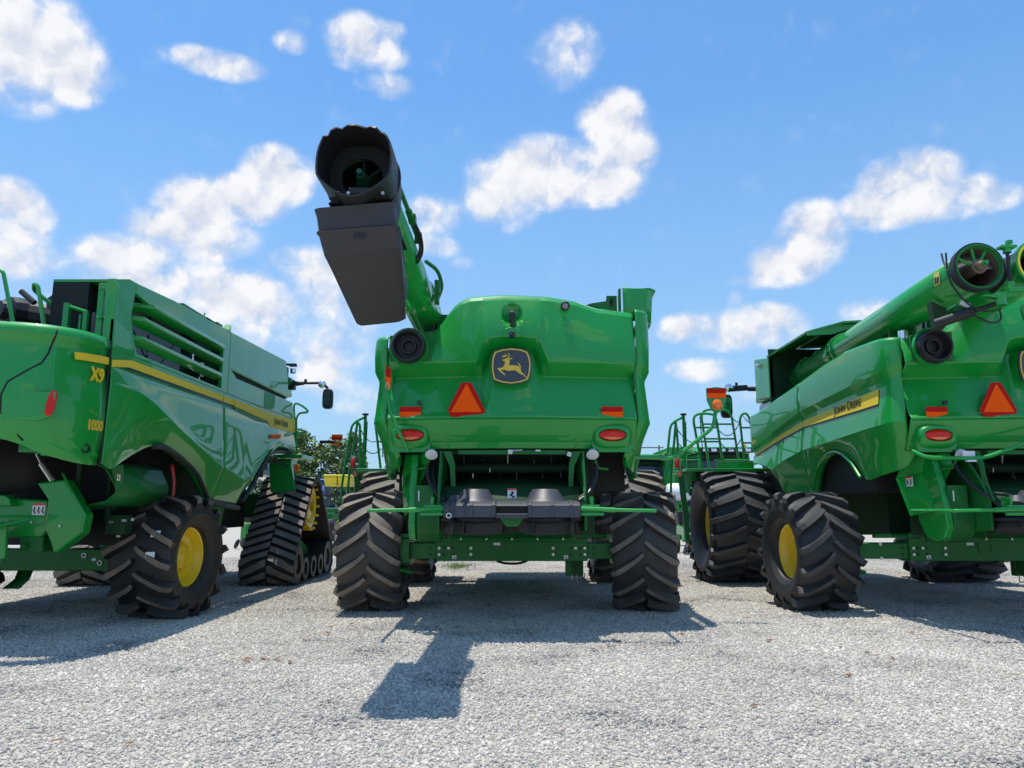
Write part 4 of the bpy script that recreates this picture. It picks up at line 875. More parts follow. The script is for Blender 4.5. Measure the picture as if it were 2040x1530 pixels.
def auger_folded(rt):
    P = lambda n, m_, mt, **k: obj(n, m_, mt, rt, **k)
    a, b = Vector((-1.03, 13.0, 3.62)), Vector((-1.305, 7.47, 3.80)); d = (b - a).normalized()
    tube = P('auger_tube', MB().tube([a, a.lerp(b, .33), a.lerp(b, .66), b], .215, 40, cap=False), GREEN, solid=.006)
    for t in (.33, .36, .08): obj('tube_flange', MB().lathe([(-.018, .215), (-.018, .25), (.018, .25), (.018, .215)], a.lerp(b, t), d, 36), GREEN, tube)
    bo = MB(); q = d.to_track_quat('X', 'Z')
    for t0 in (.34, .085):
        for k in range(16):
            t = k * .3927; bo.bolt(a.lerp(b, t0) + q @ Vector((0, .235 * math.cos(t), .235 * math.sin(t))), d, .014, .025)
    obj('flange_bolts', bo, STEEL, tube)
    obj('mouth_ring', MB().lathe([(-.10, .218), (-.10, .25), (-.02, .258), (.012, .258), (.012, .236), (-.02, .225)], b, d, 48), BLACK, tube)
    obj('mouth_lip', MB().lathe([(-.02, .236), (.020, .240), (.022, .222), (-.02, .205)], b, d, 48), STRIPE if 0 else CHASSIS, tube)
    P('auger_inner', MB().lathe([(-.02, .204), (-.6, .204), (-.62, .001)], b, d, 40), AUGER_IN)
    P('auger_shaft', MB().tube([b - d * .5, b + d * .06], .055, 16).tube([b + d * .06, b + d * .10], [.045, .03], 12).lathe([(-.01, .075), (.015, .075), (.015, .055)], b, d, 20), AUGER_IN)
    P('shaft_nut', MB().tube([b + d * .10, b + d * .15], .022, 8), GREEN)
    sp = MB()
    for ang in (60, 100, 150):
        t = R(ang); sp.tube([b - d * .04 + q @ Vector((0, .06 * math.cos(t), .06 * math.sin(t))), b - d * .03 + q @ Vector((0, .215 * math.cos(t), .215 * math.sin(t)))], .016, 6)
    P('mouth_spider', sp, GREEN)
    fl = MB(); n = 22; inn, out = [], []
    for i in range(n + 1):
        t = i / n * 5.2; h = -.08 - i / n * .34
        inn.append(b + d * h + q @ Vector((0, .055 * math.cos(t), .055 * math.sin(t)))); out.append(b + d * h + q @ Vector((0, .198 * math.cos(t), .198 * math.sin(t))))
    fl.grid([inn, out]); P('auger_flighting', fl, STEEL, solid=.006)
    P('auger_elbow', MB().tube([a, a + Vector((0, .25, -.06)), a + Vector((0, .4, -.25)), a + Vector((0, .4, -.8))], .235, 28), GREEN)
    P('elbow_bracket', MB().box((-1.28, 13.3, 3.55), (.10, .2, .16)), GREEN, bevel=.01)
    # hinge carrying the folded outer section, to the right
    c2 = Vector((-.72, 7.40, 3.82))
    t2 = P('folded_tube', MB().tube([c2, c2 + Vector((.18, 2.2, -.12))], .215, 36, cap=False), GREEN, solid=.006)
    obj('mouth_ring', MB().lathe([(-.06, .218), (-.06, .25), (.012, .255), (.012, .236)], c2, (0, -1, 0), 44), GREEN, t2)
    obj('mouth_lip', MB().lathe([(0, .236), (.018, .236), (.018, .214)], c2, (0, -1, 0), 44), HOPY, t2)
    obj('tube_inner', MB().lathe([(-.02, .204), (-.6, .204), (-.62, .001)], c2, (0, -1, 0), 40), BLACKIN, t2)
    P('fold_hinge', MB().prism([(-1.36, 3.47), (-1.15, 3.50), (-.86, 3.57), (-.72, 3.60), (-.70, 3.56), (-.92, 3.50), (-1.16, 3.44)], 'xz', 7.38, 7.46).box((-1.02, 7.42, 3.53), (.16, .14, .05)).lathe([(-.03, .045), (.10, .045)], (-1.16, 7.40, 3.40), (0, 0, 1), 14).lathe([(-.02, .04), (.06, .04)], (-1.03, 7.42, 3.56), (0, 0, 1), 14).box((-1.03, 7.42, 3.99), (.16, .10, .03)).lathe([(-.02, .04), (.05, .04)], (-1.03, 7.42, 3.95), (0, 0, 1), 14).lathe([(0, .035), (.03, .035)], (-1.0, 7.42, 4.03), (0, 0, 1), 12), GREEN, bevel=.006)
    P('hinge_pin', MB().tube([(-1.03, 7.42, 3.55), (-1.03, 7.42, 4.0)], .017, 8), BLACK)
    P('fold_cylinder', MB().tube([(-1.55, 7.9, 3.30), (-1.28, 7.65, 3.38)], .055, 12).tube([(-1.28, 7.65, 3.38), (-1.12, 7.45, 3.42)], .025, 10), BLACK)
    P('saddle_bracket', MB().prism([(-1.50, 3.28), (-1.40, 3.28), (-1.36, 3.50), (-1.52, 3.58)], 'xz', 8.0, 8.1).box((-1.36, 7.75, 3.38), (.10, .08, .10), (0, 0, 30)), DGREEN)
    P('saddle_gasket', MB().box((-1.33, 7.72, 3.47), (.10, .02, .06), (0, 30, 0)), WHITE)
    P('hydraulic_hose', MB().tube(fillet([(-1.54, 7.62, 4.0), (-1.56, 7.6, 3.7), (-1.42, 7.55, 3.42), (-1.25, 7.5, 3.32), (-1.10, 7.5, 3.36)], .2, 6), .010, 6).tube(fillet([(-1.35, 7.6, 3.33), (-1.22, 7.5, 3.20), (-1.10, 7.5, 3.24), (-1.12, 7.5, 3.36)], .1, 6), .010, 6).tube(fillet([(-1.54, 7.70, 4.02), (-1.55, 7.66, 3.9), (-1.55, 7.6, 3.8)], .1), .010, 6), HOSE)
    lb = P('tube_label', MB().bb(-1.527, -1.523, 7.80, 7.90, 3.72, 3.86), mat('label_yellow', (.75, .62, .10), .4))
    obj('label_print', MB().bb(-1.530, -1.526, 7.81, 7.85, 3.73, 3.80).bb(-1.530, -1.526, 7.86, 7.89, 3.73, 3.81), DECBLK, lb)
    P('deck_post', MB().bb(-1.2, -1.15, 9.1, 9.15, 3.2, 3.72).bb(-1.35, -1.2, 9.3, 9.32, 3.2, 3.6).bb(-1.0, -.7, 9.2, 9.22, 3.3, 3.75), CHASSIS)
    P('deck_filter', MB().lathe([(0, .06), (.1, .06), (.11, .05), (.11, .001)], (-1.33, 9.0, 3.38), (0, 0, 1), 16), CHROME)
    P('deck_decal', MB().bb(-1.08, -.95, 9.15, 9.155, 3.42, 3.66), DECAL)
    P('deck_frame', MB().bb(-1.15, -.90, 9.0, 9.3, 3.3, 3.36).box((-.95, 8.95, 3.5), (.1, .1, .2)).tube([(-1.0, 8.9, 3.35), (-.8, 8.9, 3.6)], .02), BLACK)

# ---------------------------------------------------------------- the big tracked combine on the left
def build_tracked(label):
    global OFF
    OFF = Vector((-5.8, 9.65, 0))
    rt = root('combine_harvester', OFF, label, 'combine', 'combines parked side by side')
    P = lambda n, m_, mt, **k: obj(n, m_, mt, rt, **k)
    X = -4.15
    # ---- rounded rear hood
    half = [(-4.165, 7.63), (-4.172, 7.52), (-4.185, 7.42), (-4.215, 7.30), (-4.265, 7.20), (-4.33, 7.11), (-4.41, 7.03), (-4.51, 6.965), (-4.63, 6.92), (-4.8, 6.88), (-5.1, 6.85), (-5.45, 6.83), (-5.8, 6.82)]
    sec = half + [(-11.6 - x, y) for x, y in half[-2::-1]]
    zb = [(-7.5, 1.78), (-7.2, 1.86), (-7.05, 1.92), (-6.9, 1.99), (-6.5, 2.04), (-5.1, 2.04), (-4.7, 1.99), (-4.52, 1.93), (-4.4, 1.86), (-4.2, 1.78), (-4.1, 1.76)]
    rows = []
    def inset(x, y, k):
        v = Vector((-5.8 - x, 8.6 - y, 0)); v.normalize(); return (x + v.x * k, y + v.y * k)
    spec = [(3.02, .25), (3.072, .10), (3.08, .05), (3.065, .02), (3.03, 0), (2.985, -.005), (2.965, .012), (2.93, .035), (2.86, .038), (2.7, .022), (2.55, .005), (2.4, -.008), (2.25, -.008)]
    for z, k in spec: rows.append([(*inset(x, y, k), z) for x, y in sec])
    for f_, k in ((.35, .0), (.7, .02), (.92, .05), (1, .07)):
        rows.append([(*inset(x, y, k), 2.25 * (1 - f_) + interp(zb, x) * f_) for x, y in sec])
    rows.append([(*inset(x, y, .12), interp(zb, x) + .01) for x, y in sec])
    P('rear_hood', MB().grid(rows), GREEN, ang=45, solid=.012)
    # seam between rear door and corner shell
    def hood_y(x):
        return interp([(q[0], q[1]) for q in half[::-1]], x)
    sm = [(-4.37, 3.075), (-4.385, 2.95), (-4.41, 2.80), (-4.45, 2.70), (-4.69, 2.50), (-4.73, 2.38), (-4.72, 2.22), (-4.62, 2.08), (-4.5, 1.94)]
    inz = [(1.9, .05), (2.1, .02), (2.25, -.008), (2.4, -.008), (2.55, .005), (2.7, .022), (2.86, .038), (2.93, .035), (2.965, .012), (2.985, -.005), (3.03, 0), (3.08, .05)]
    pts_ = []
    for (x0, z0), (x1, z1) in zip(sm, sm[1:]):
        for k in range(6):
            x_, z_ = x0 + (x1 - x0) * k / 6, z0 + (z1 - z0) * k / 6
            xi, yi = inset(x_, hood_y(x_), interp(inz, z_)); pts_.append((xi, yi, z_))
    P('door_seam', MB().tube(pts_, .012, 6), BLACKIN)
    P('panel_seam', MB().tube([(-4.166, 7.64, 3.06), (-4.163, 7.64, 2.4), (-4.17, 7.645, 1.78)], .014, 6), BLACKIN)
    P('seam_backing', MB().bb(-4.32, -4.185, 7.5, 7.8, 1.85, 3.04), GREEN)
    # tail lamp in its scooped pocket
    P('lamp_pocket', MB().add([(-4.30, 7.02, 2.42), (-4.30, 7.02, 2.20), (-4.43, 6.985, 2.145), (-4.70, 6.895, 2.155), (-4.66, 6.905, 2.30), (-4.55, 6.94, 2.42), (-4.36, 7.065, 2.44)], [(6, 5, 4, 3, 2, 1, 0)]), GREEN, ang=0, solid=.02)
    lamp = P('tail_lamp', MB().prism(ell(0, 0, .038, .125, 20, 3.2), 'xz', -.03, .03), TAIL, bevel=.015); lamp.location = Vector((-4.335, 7.015, 2.315)) - OFF; lamp.rotation_euler = (R(-6), R(9), R(40))
    for v in lamp.data.vertices: v.co += OFF
    P('hood_socket', MB().lathe([(0, .05), (-.012, .05), (-.012, .035), (.02, .03)], (-4.20, 7.42, 1.92), (-1, .5, 0), 18), BLACK)
    text_mesh('series_lettering', 'X9', .19, STRIPE, rt, frame((-4.183, 7.37, 2.60), (.115, 1, .02), (0, 0, 1)), offset=.006, sx=.85, extrude=.006)
    text_mesh('model_number', '1000', .145, GOLD, rt, frame((-4.176, 7.37, 2.11), (.115, 1, .0), (0, 0, 1)), offset=.003, sx=.8, extrude=.006)
    # ---- side skin
    bot = [(7.66, 1.79), (7.85, 1.74), (7.95, 1.76), (8.09, 1.81), (8.68, 2.02), (8.82, 2.06), (8.93, 2.07), (9.1, 2.065), (9.3, 2.03), (9.61, 1.96), (9.9, 1.87), (10.13, 1.77), (10.3, 1.64), (10.53, 1.45), (10.7, 1.41), (11.69, 1.36), (11.78, 1.46), (12.25, 1.74), (12.6, 2.02), (12.87, 2.23), (13.1, 2.32), (13.5, 2.36), (14.28, 2.40)]
    cre = [(7.66, 2.62), (8.2, 2.60), (8.6, 2.50), (9.3, 2.28), (10.6, 1.92), (11.6, 1.72), (12.0, 1.85), (12.7, 2.32), (13.2, 2.46), (14.28, 2.50)]
    def rowsf(y0, y1, n, lst):
        yy = [y0 + (y1 - y0) * i / n for i in range(n + 1)]
        return MB().grid([[(X + xo * (.12 + .88 * smooth(7.6, 8.5, y)), y, zf(y)) for y in yy] for zf, xo in lst])
    top = lambda y: 2.80
    z_c = lambda y: max(interp(cre, y), interp(bot, y) + .05)
    low = [(lambda y: 2.80, .0), (lambda y: 2.77, .012)]
    for f_ in (.25, .5, .75, .95): low.append((lambda y, f_=f_: 2.77 * (1 - f_) + z_c(y) * f_, .012 + .05 * f_))
    low += [(z_c, .068), (lambda y: z_c(y) - .015, .064)]
    for f_ in (.3, .6, .85): low.append((lambda y, f_=f_: (z_c(y) - .015) * (1 - f_) + interp(bot, y) * f_, .064 - .16 * f_))
    low += [(lambda y: interp(bot, y), -.10), (lambda y: interp(bot, y) + .01, -.16)]
    P('side_panel', rowsf(7.66, 10.70, 70, low), GREEN, ang=30, solid=.01)
    P('side_panel', rowsf(10.715, 14.25, 60, low), GREEN, ang=30, solid=.01)
    # stripe in one long band, dropping to a deep block at the front
    P('stripe_bed', MB().bb(X - .03, X + .002, 7.66, 14.25, 2.80, 2.98), GREEN)
    sb = MB()
    for ya, yb, bt in ((7.66, 8.05, None), (8.05, 10.69, None), (10.72, 11.12, None)):
        z0a, z0b = (2.86, 2.93) if ya < 8 else (2.93, 2.93)
        sb.add([(X + .008, ya, z0a - .075 if ya < 8 else 2.845), (X + .008, yb, 2.85), (X + .008, yb, z0b), (X + .008, ya, z0a)], [(0, 1, 2, 3)])
    st = P('yellow_stripe', sb, STRIPE, ang=0, solid=.006)
    obj('stripe_block', MB().prism([(11.13, 2.835), (12.40, 2.79), (12.62, 2.79), (12.84, 2.70), (14.24, 2.745), (14.24, 2.995), (12.9, 2.93), (11.13, 2.93)], 'yz', X + .004, X + .030), STRIPE, st)
    obj('stripe_ledge', MB().prism([(11.13, 2.83), (12.40, 2.785), (12.62, 2.785), (12.84, 2.69), (14.24, 2.735), (14.24, 2.66), (12.80, 2.61), (12.58, 2.70), (12.38, 2.70), (11.13, 2.77)], 'yz', X - .0, X + .020), CHASSIS, st, bevel=.004)
    obj('dark_edge_line', MB().bb(X + .006, X + .010, 7.66, 11.12, 2.815, 2.838), DECBLK, st)
    hs = MB().grid([[(x + .006, y - .006, z) for x, y, z in [(-4.168, 7.63, 2.875), (-4.178, 7.5, 2.868), (-4.19, 7.40, 2.858), (-4.225, 7.27, 2.85), (-4.265, 7.19, 2.842)]], [(x + .006, y - .006, z) for x, y, z in [(-4.166, 7.63, 2.80), (-4.176, 7.5, 2.792), (-4.187, 7.40, 2.784), (-4.222, 7.27, 2.778), (-4.257, 7.20, 2.773)]]])
    obj('stripe_tail', hs, STRIPE, st, ang=0, solid=.008)
    text_mesh('side_lettering', 'John Deere', .17, DECBLK, rt, frame((X + .034, 12.98, 2.775), (0, 1, .025), (0, 0, 1)), small=True, sx=1.0)['kind'] = 'stuff'
    # arch trim, black
    P('arch_trim', MB().tube([(X - .04, y, z - .012) for y, z in bot if 8.7 < y < 10.6], .030, 8).tube([(X - .05, 10.53, 1.42), (X - .05, 11.69, 1.34)], .04, 8).tube([(X - .03, y, z - .02) for y, z in bot if y > 11.7], .038, 8), BLACK)
    P('front_arch_flare', MB().prism([(12.72, 2.22), (12.95, 2.40), (13.15, 2.50), (14.2, 2.50), (14.26, 2.42), (13.2, 2.40), (12.95, 2.31)], 'yz', X - .02, X + .07), GREEN, bevel=.02)
    P('side_marker', MB().prism([(12.70, 2.50), (13.25, 2.55), (13.28, 2.62), (12.75, 2.57)], 'yz', X + .058, X + .07), ORANGE)
    P('lower_skirt', MB().prism([(10.7, 1.38), (11.7, 1.36), (11.5, .85), (10.9, .6), (10.75, .9)], 'yz', X - .45, X - .25), CHASSIS, bevel=.02)
    # ---- upper rear block with louvres over the cooling screen
    P('corner_upright', MB().prism([(X - .12, 2.985), (X, 2.985), (X, 3.66), (X - .06, 3.735), (X - .12, 3.735)], 'xz', 7.66, 7.70).add([(X, 7.66, 2.985), (X + .0, 8.12, 2.985), (X + .0, 8.12, 3.05), (X + .012, 7.95, 3.40), (X, 8.05, 3.80), (X - .06, 7.66, 3.735)], [(0, 1, 2, 3, 4, 5)]), GREEN, ang=25, bevel=.01)
    P('louvre_frame', MB().prism([(8.05, 3.68), (8.05, 3.80), (9.0, 3.86), (10.70, 3.90), (10.70, 3.64), (8.35, 3.64)], 'yz', X - .05, X - .002).prism([(7.66, 2.985), (10.70, 2.985), (10.70, 3.03), (8.18, 3.03), (8.05, 3.22), (7.66, 3.3)], 'yz', X - .05, X - .004), GREEN, bevel=.008)
    P('louvre_frame_end', MB().bb(X - .06, X - .003, 10.62, 10.86, 2.985, 3.89), GREEN, bevel=.01)
    for z0, ya, yb in ((3.60, 8.30, 10.66), (3.40, 8.08, 10.65), (3.18, 8.08, 10.62)):
        l_ = MB(); sec_ = [(X + .035, z0 + .052), (X + .042, z0 + .03), (X + .035, z0 + .002), (X - .075, z0 - .05), (X - .09, z0 - .04), (X - .005, z0 + .048)]
        n = len(sec_); l_.add([(x - .16, ya - .0, z) for x, z in sec_] + [(x, ya + .10, z) for x, z in sec_] + [(x, yb - .08, z) for x, z in sec_] + [(x - .05, yb, z) for x, z in sec_], [(k * n + i, k * n + (i + 1) % n, (k + 1) * n + (i + 1) % n, (k + 1) * n + i) for k in range(3) for i in range(n)] + [tuple(range(n)), tuple(range(3 * n, 4 * n))])
        P('louvre', l_, GREEN, ang=35, bevel=.006)
    P('louvre_roof', MB().bb(X - .9, X - .06, 8.0, 10.8, 3.80, 3.83), GREEN)
    P('cooling_screen', MB().bb(X - .25, X - .23, 8.15, 9.75, 2.98, 3.75), GREY)
    cb_ = MB()
    for k in range(9): cb_.box((X - .225, 8.85, 3.05 + k * .08), (.02, .03, .05))
    cb_.tube([(X - .225, 8.3, 3.5), (X - .225, 8.9, 3.05)], .008, 6).tube([(X - .225, 9.2, 3.1), (X - .225, 9.7, 3.6)], .008, 6)
    P('screen_wand', cb_, BLACK)
    rb = random.Random(3); eng = MB()
    for k in range(26): eng.box((X - .35 + rb.uniform(-.1, .05), rb.uniform(9.8, 10.6), rb.uniform(3.0, 3.7)), (rb.uniform(.04, .15), rb.uniform(.05, .25), rb.uniform(.04, .2)))
    P('engine_parts', eng, DGREEN, bevel=.008)
    P('engine_pipes', MB().tube([(X - .25, 10.1, 3.6), (X - .22, 10.15, 3.3)], .02).tube([(X - .2, 10.35, 3.35), (X - .2, 10.37, 3.15)], .014).tube([(X - .2, 10.42, 3.36), (X - .2, 10.44, 3.16)], .014).tube([(X - .15, 10.2, 3.12), (X - .15, 10.2, 3.0)], .014), CHROME)
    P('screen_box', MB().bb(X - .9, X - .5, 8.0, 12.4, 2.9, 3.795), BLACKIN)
    P('deck_clutter', MB().box((X - .15, 9.9, 3.93), (.1, .9, .06)).box((X - .2, 10.35, 3.93), (.2, .3, .08)).box((X - .1, 10.55, 3.90), (.1, .2, .12)).tube([(X - .03, 9.9, 3.86), (X - .03, 9.96, 3.96)], .01), CHASSIS, bevel=.01)
    P('deck_corner', MB().prism([(10.3, 3.89), (10.86, 3.89), (10.86, 4.02), (10.78, 3.92)], 'yz', X - .10, X - .005), GREEN, bevel=.006)
    # ---- front tank side
    P('tank_side', MB().prism([(10.88, 3.36), (13.86, 3.36), (13.80, 3.70), (13.62, 4.02), (10.88, 3.92)], 'yz', X - .30, X - .01), GREEN, bevel=.02)
    P('tank_gap', MB().bb(X - .25, X - .06, 10.95, 13.86, 3.26, 3.36), BLACKIN)
    P('tank_front_post', MB().bb(X - .28, X - .06, 13.87, 13.98, 3.36, 3.95), CHASSIS, bevel=.01)
    P('upper_side_panel', MB().prism([(10.87, 2.985), (14.24, 3.0), (14.12, 3.31), (11.2, 3.27), (10.87, 3.40)], 'yz', X - .08, X - .004), GREEN, bevel=.012)
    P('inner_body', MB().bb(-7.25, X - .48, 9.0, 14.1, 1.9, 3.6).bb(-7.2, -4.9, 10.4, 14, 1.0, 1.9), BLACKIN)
    P('far_side_panel', MB().bb(-7.45, -7.26, 8.9, 14.2, 1.7, 3.9), GREEN, bevel=.05)
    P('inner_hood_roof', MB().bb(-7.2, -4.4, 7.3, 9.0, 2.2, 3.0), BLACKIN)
    P('cab', MB().prism([(14.2, 2.0), (16.2, 1.9), (16.5, 2.7), (16.3, 3.75), (14.2, 3.75)], 'yz', -6.7, -4.95), GLASS, bevel=.05)
    P('cab_roof', MB().prism([(14.1, 3.752), (16.6, 3.752), (16.5, 3.95), (14.1, 4.0)], 'yz', -6.75, -4.88), GREEN, bevel=.05)
    # ---- roof furniture above the hood
    P('black_bracket', MB().prism([(-5.31, 3.69), (-5.14, 3.82), (-5.06, 3.87), (-4.92, 3.88), (-4.70, 3.87), (-4.66, 3.0), (-4.95, 3.0), (-4.95, 3.57), (-5.06, 3.64), (-5.09, 3.55), (-5.29, 3.58)], 'xz', 8.3, 8.42), GRAPH, bevel=.01)
    P('bracket_window', MB().prism([(-5.075, 3.80), (-4.965, 3.80), (-4.955, 3.66), (-4.90, 3.63), (-4.90, 3.585), (-5.05, 3.62)], 'xz', 8.285, 8.299), BLACKIN, bevel=.004)
    bw = MB()
    for x, z in ((-4.86, 3.80), (-4.85, 3.68), (-4.85, 3.58)): bw.bolt((x, 8.298, z), (0, -1, 0), .02, .02)
    P('bracket_bolts', bw, STEEL)
    dr = MB().lathe([(-.1, .001), (-.1, .10), (-.02, .12), (.0, .17), (.12, .19), (.3, .18), (.34, .12)], (-5.9, 8.55, 3.62), (.5, 1, 0), 12)
    P('pre_cleaner', dr, BLACK, ang=20)
    P('pre_cleaner_duct', MB().tube([(-5.75, 8.7, 3.62), (-5.5, 8.8, 3.6), (-5.2, 8.8, 3.5)], .14, 10).tube([(-5.73, 8.5, 3.84), (-5.56, 8.5, 3.70)], .035, 8).bb(-5.6, -4.7, 8.6, 9.0, 3.0, 3.45), BLACK, ang=25)
    P('hand_rail', MB().tube(fillet([(-5.75, 7.9, 3.89), (-5.55, 7.9, 3.90), (-5.30, 7.9, 3.05)], .05), .022, 10), GREEN)
    P('hand_rail', MB().tube(fillet([(-5.08, 8.1, 3.55), (-5.25, 8.0, 3.70), (-5.20, 7.9, 3.745), (-5.15, 7.9, 3.73), (-4.97, 7.9, 3.0)], .04), .022, 10), GREEN)
    P('deck_gate', MB().bb(-4.84, -4.78, 7.88, 7.93, 3.0, 3.53).tube([(-4.80, 7.9, 3.50), (-4.59, 7.9, 3.43)], .02).bb(-4.62, -4.575, 7.88, 7.92, 3.0, 3.44).bb(-4.66, -4.64, 7.88, 7.9, 3.0, 3.40), GREEN)
    P('radiator_stack', MB().bb(-4.78, -4.62, 8.1, 8.15, 3.0, 3.48), GREY)
    P('hinge_post', MB().bb(-4.41, -4.345, 7.76, 7.82, 3.05, 3.67).bb(-4.40, -4.22, 7.74, 7.78, 3.64, 3.71).prism([(-4.33, 3.68), (-4.21, 3.68), (-4.25, 3.52), (-4.31, 3.50)], 'xz', 7.73, 7.74).tube([(-4.40, 7.76, 3.33), (-4.24, 7.74, 3.34)], .014), GREEN, bevel=.006)
    P('gas_spring', MB().tube([(-4.31, 7.8, 3.5), (-4.33, 7.8, 3.1)], .014).tube([(-4.29, 7.74, 3.62), (-4.29, 7.74, 3.52)], .008), STEEL)
    P('hose_bundle', MB().tube([(-4.40, 7.85, 3.35), (-4.42, 7.85, 3.0)], .015).tube([(-4.36, 7.85, 3.3), (-4.37, 7.85, 3.0)], .012), HOSE)
    # ---- under the hood
    P('rubber_curtain', MB().grid([[(-6.3, 8.5, 2.25), (-5.84, 8.55, 2.22), (-5.55, 8.6, 2.2), (-5.30, 8.65, 2.2)], [(-6.3, 8.52, 1.8), (-5.84, 8.6, 1.8), (-5.6, 8.65, 1.8), (-5.36, 8.68, 1.75)], [(-6.3, 8.4, 1.45), (-5.84, 8.5, 1.45), (-5.62, 8.55, 1.5), (-5.40, 8.6, 1.55)]]), BLACKIN, solid=.01)
    P('lift_strut', MB().tube([(-5.33, 8.3, 2.10), (-5.17, 8.3, 1.82)], .012, 8).tube([(-5.17, 8.3, 1.82), (-5.03, 8.3, 1.64)], .028, 8), STEEL)
    P('valve_block', MB().box((-5.05, 8.0, 2.0), (.25, .2, .16)).box((-4.85, 7.95, 1.98), (.12, .2, .2)).tube([(-4.95, 7.9, 2.05), (-4.85, 7.85, 1.92)], .02).tube([(-5.0, 7.9, 2.05), (-4.92, 7.85, 1.90)], .02).tube([(-4.80, 7.85, 2.05), (-4.76, 7.8, 1.9)], .02), GREEN, bevel=.01)
    P('chopper_housing', MB().prism([(-5.12, 1.43), (-5.4, 1.445), (-5.58, 1.47), (-6.2, 1.46), (-6.2, 1.02), (-5.15, 1.02), (-5.09, 1.12)], 'xz', 8.4, 9.2), GREEN, bevel=.03)
    P('chopper_cap', MB().prism([(-5.75, 1.36), (-5.44, 1.36), (-5.46, 1.44), (-5.52, 1.485), (-5.75, 1.48)], 'xz', 8.28, 8.42), GREEN, bevel=.02)
    P('chopper_shroud', MB().prism([(-5.10, 1.43), (-5.25, 1.62), (-4.93, 1.66), (-4.67, 1.27), (-4.69, 1.07), (-4.97, .84), (-5.10, 1.12)], 'xz', 8.36, 8.55), GREEN, bevel=.03)
    P('shroud_edge', MB().tube([(-4.97, 8.38, 1.72), (-4.90, 8.36, 1.62), (-4.67, 8.36, 1.27), (-4.69, 8.36, 1.08)], .014, 6), GREEN)
    decal(rt, (-5.205, 8.398, 1.33), .14, .13, cells=3)
    P('housing_bolts', MB().bolt((-5.27, 8.40, 1.19), (0, -1, 0), .015, .015).bolt((-4.93, 8.36, 1.15), (0, -1, 0), .014, .015), STEEL)
    P('spreader_side', MB().prism([(-5.75, 1.02), (-5.44, 1.20), (-5.385, 1.19), (-5.36, .82), (-5.44, .79), (-5.75, .78)], 'xz', 8.15, 8.2), GREEN, bevel=.01)
    P('spreader_motor', MB().box((-5.25, 8.5, .95), (.25, .2, .16)).tube([(-5.12, 8.35, 1.02), (-5.10, 8.35, .88)], .012).bolt((-5.3, 8.38, .93), (0, -1, 0), .03, .04), CHASSIS, bevel=.01)
    P('guard_rail', MB().tube(fillet([(-5.75, 8.0, 1.25), (-5.49, 8.1, 1.255), (-5.06, 8.2, 1.252), (-5.48, 8.0, 1.13), (-5.75, 7.95, 1.10)], .03), .013, 8), GREEN)
    P('rail_latch', MB().box((-5.62, 8.0, 1.17), (.3, .06, .08)), STEEL)
    P('discharge_duct', MB().grid([[(-4.85, 8.5, 1.90), (-4.70, 8.4, 1.86), (-4.52, 8.4, 1.78), (-4.40, 8.4, 1.60), (-4.38, 8.42, 1.52), (-4.50, 8.45, 1.42), (-4.80, 8.5, 1.36)], [(-4.80, 9.6, 1.9), (-4.62, 9.5, 1.88), (-4.40, 9.5, 1.80), (-4.30, 9.5, 1.60), (-4.30, 9.5, 1.52), (-4.50, 9.5, 1.35), (-4.8, 9.6, 1.3)]]), CHASSIS, solid=.012)
    P('duct_flange', MB().prism([(-4.33, 1.82), (-4.45, 1.78), (-4.39, 1.62), (-4.385, 1.52), (-4.30, 1.62)], 'xz', 8.40, 8.42), CHASSIS)
    decal(rt, (-4.355, 8.398, 1.68), .035, .075)
    P('inner_frame', MB().bb(-4.95, -4.9, 8.6, 8.65, 1.2, 2.0).box((-4.62, 9.0, 1.15), (.22, .2, .22)).bb(-4.75, -4.70, 8.9, 8.95, 1.2, 1.7).box((-4.9, 8.95, 1.35), (.5, .05, .06)), DGREEN, bevel=.008)
    P('red_hose', MB().tube(fillet([(-4.45, 9.9, 1.9), (-4.40, 9.9, 1.65), (-4.42, 9.9, 1.3)], .1), .025), REDP)
    P('loose_fittings', MB().box((-4.65, 8.88, 1.18), (.04, .03, .03)).box((-4.5, 8.88, 1.2), (.05, .03, .03)).box((-4.55, 8.88, 1.02), (.04, .03, .02)).box((-4.4, 8.88, 1.21), (.03, .03, .03)), STEEL)
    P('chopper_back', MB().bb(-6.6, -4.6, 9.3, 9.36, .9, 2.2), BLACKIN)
    ax = P('rear_axle', MB().bb(-7.4, -4.7, 9.5, 9.85, .58, .84).prism([(-5.1, .84), (-4.75, .84), (-4.75, 1.0), (-4.95, .98)], 'xz', 9.5, 9.6).bb(-4.72, -4.55, 9.5, 9.8, .5, .95), CHASSIS, bevel=.012)
    rg = MB()
    for x, z in ((-5.27, .765), (-5.07, .675), (-4.84, .765)): rg.lathe([(0, .032), (-.012, .032), (-.012, .018), (0, .018)], (x, 9.495, z), (0, 1, 0), 16)
    obj('washers', rg, WHITE, ax); obj('serial_plate', MB().bb(-5.17, -5.12, 9.492, 9.497, .70, .73), DECAL, ax)
    P('mud_flap', MB().grid([[(-6.50, 10.2, .58), (-6.30, 10.2, .58)], [(-6.52, 10.15, .42), (-6.32, 10.15, .42)], [(-6.60, 10.05, .31), (-6.38, 10.05, .31)]]), CHASSIS, solid=.008)
    # ---- wheels and tracks
    wheel(rt, -4.34, 9.75, .76, .80, .365, 16, RUB_C, -7, 1, .08, .08, .85, dish=.10)
    wheel(rt, -7.26, 9.75, .76, .80, .365, 17, RUB_C, -7, -1, .075, .085, .85)
    P('tyre_sticker', MB().box((-4.20, 9.045, 1.04), (.10, .004, .08), (-28, 0, 10)), DECAL); P('tyre_sticker', MB().box((-4.22, 8.985, .80), (.10, .004, .07), (-5, 0, 10)), DECAL)
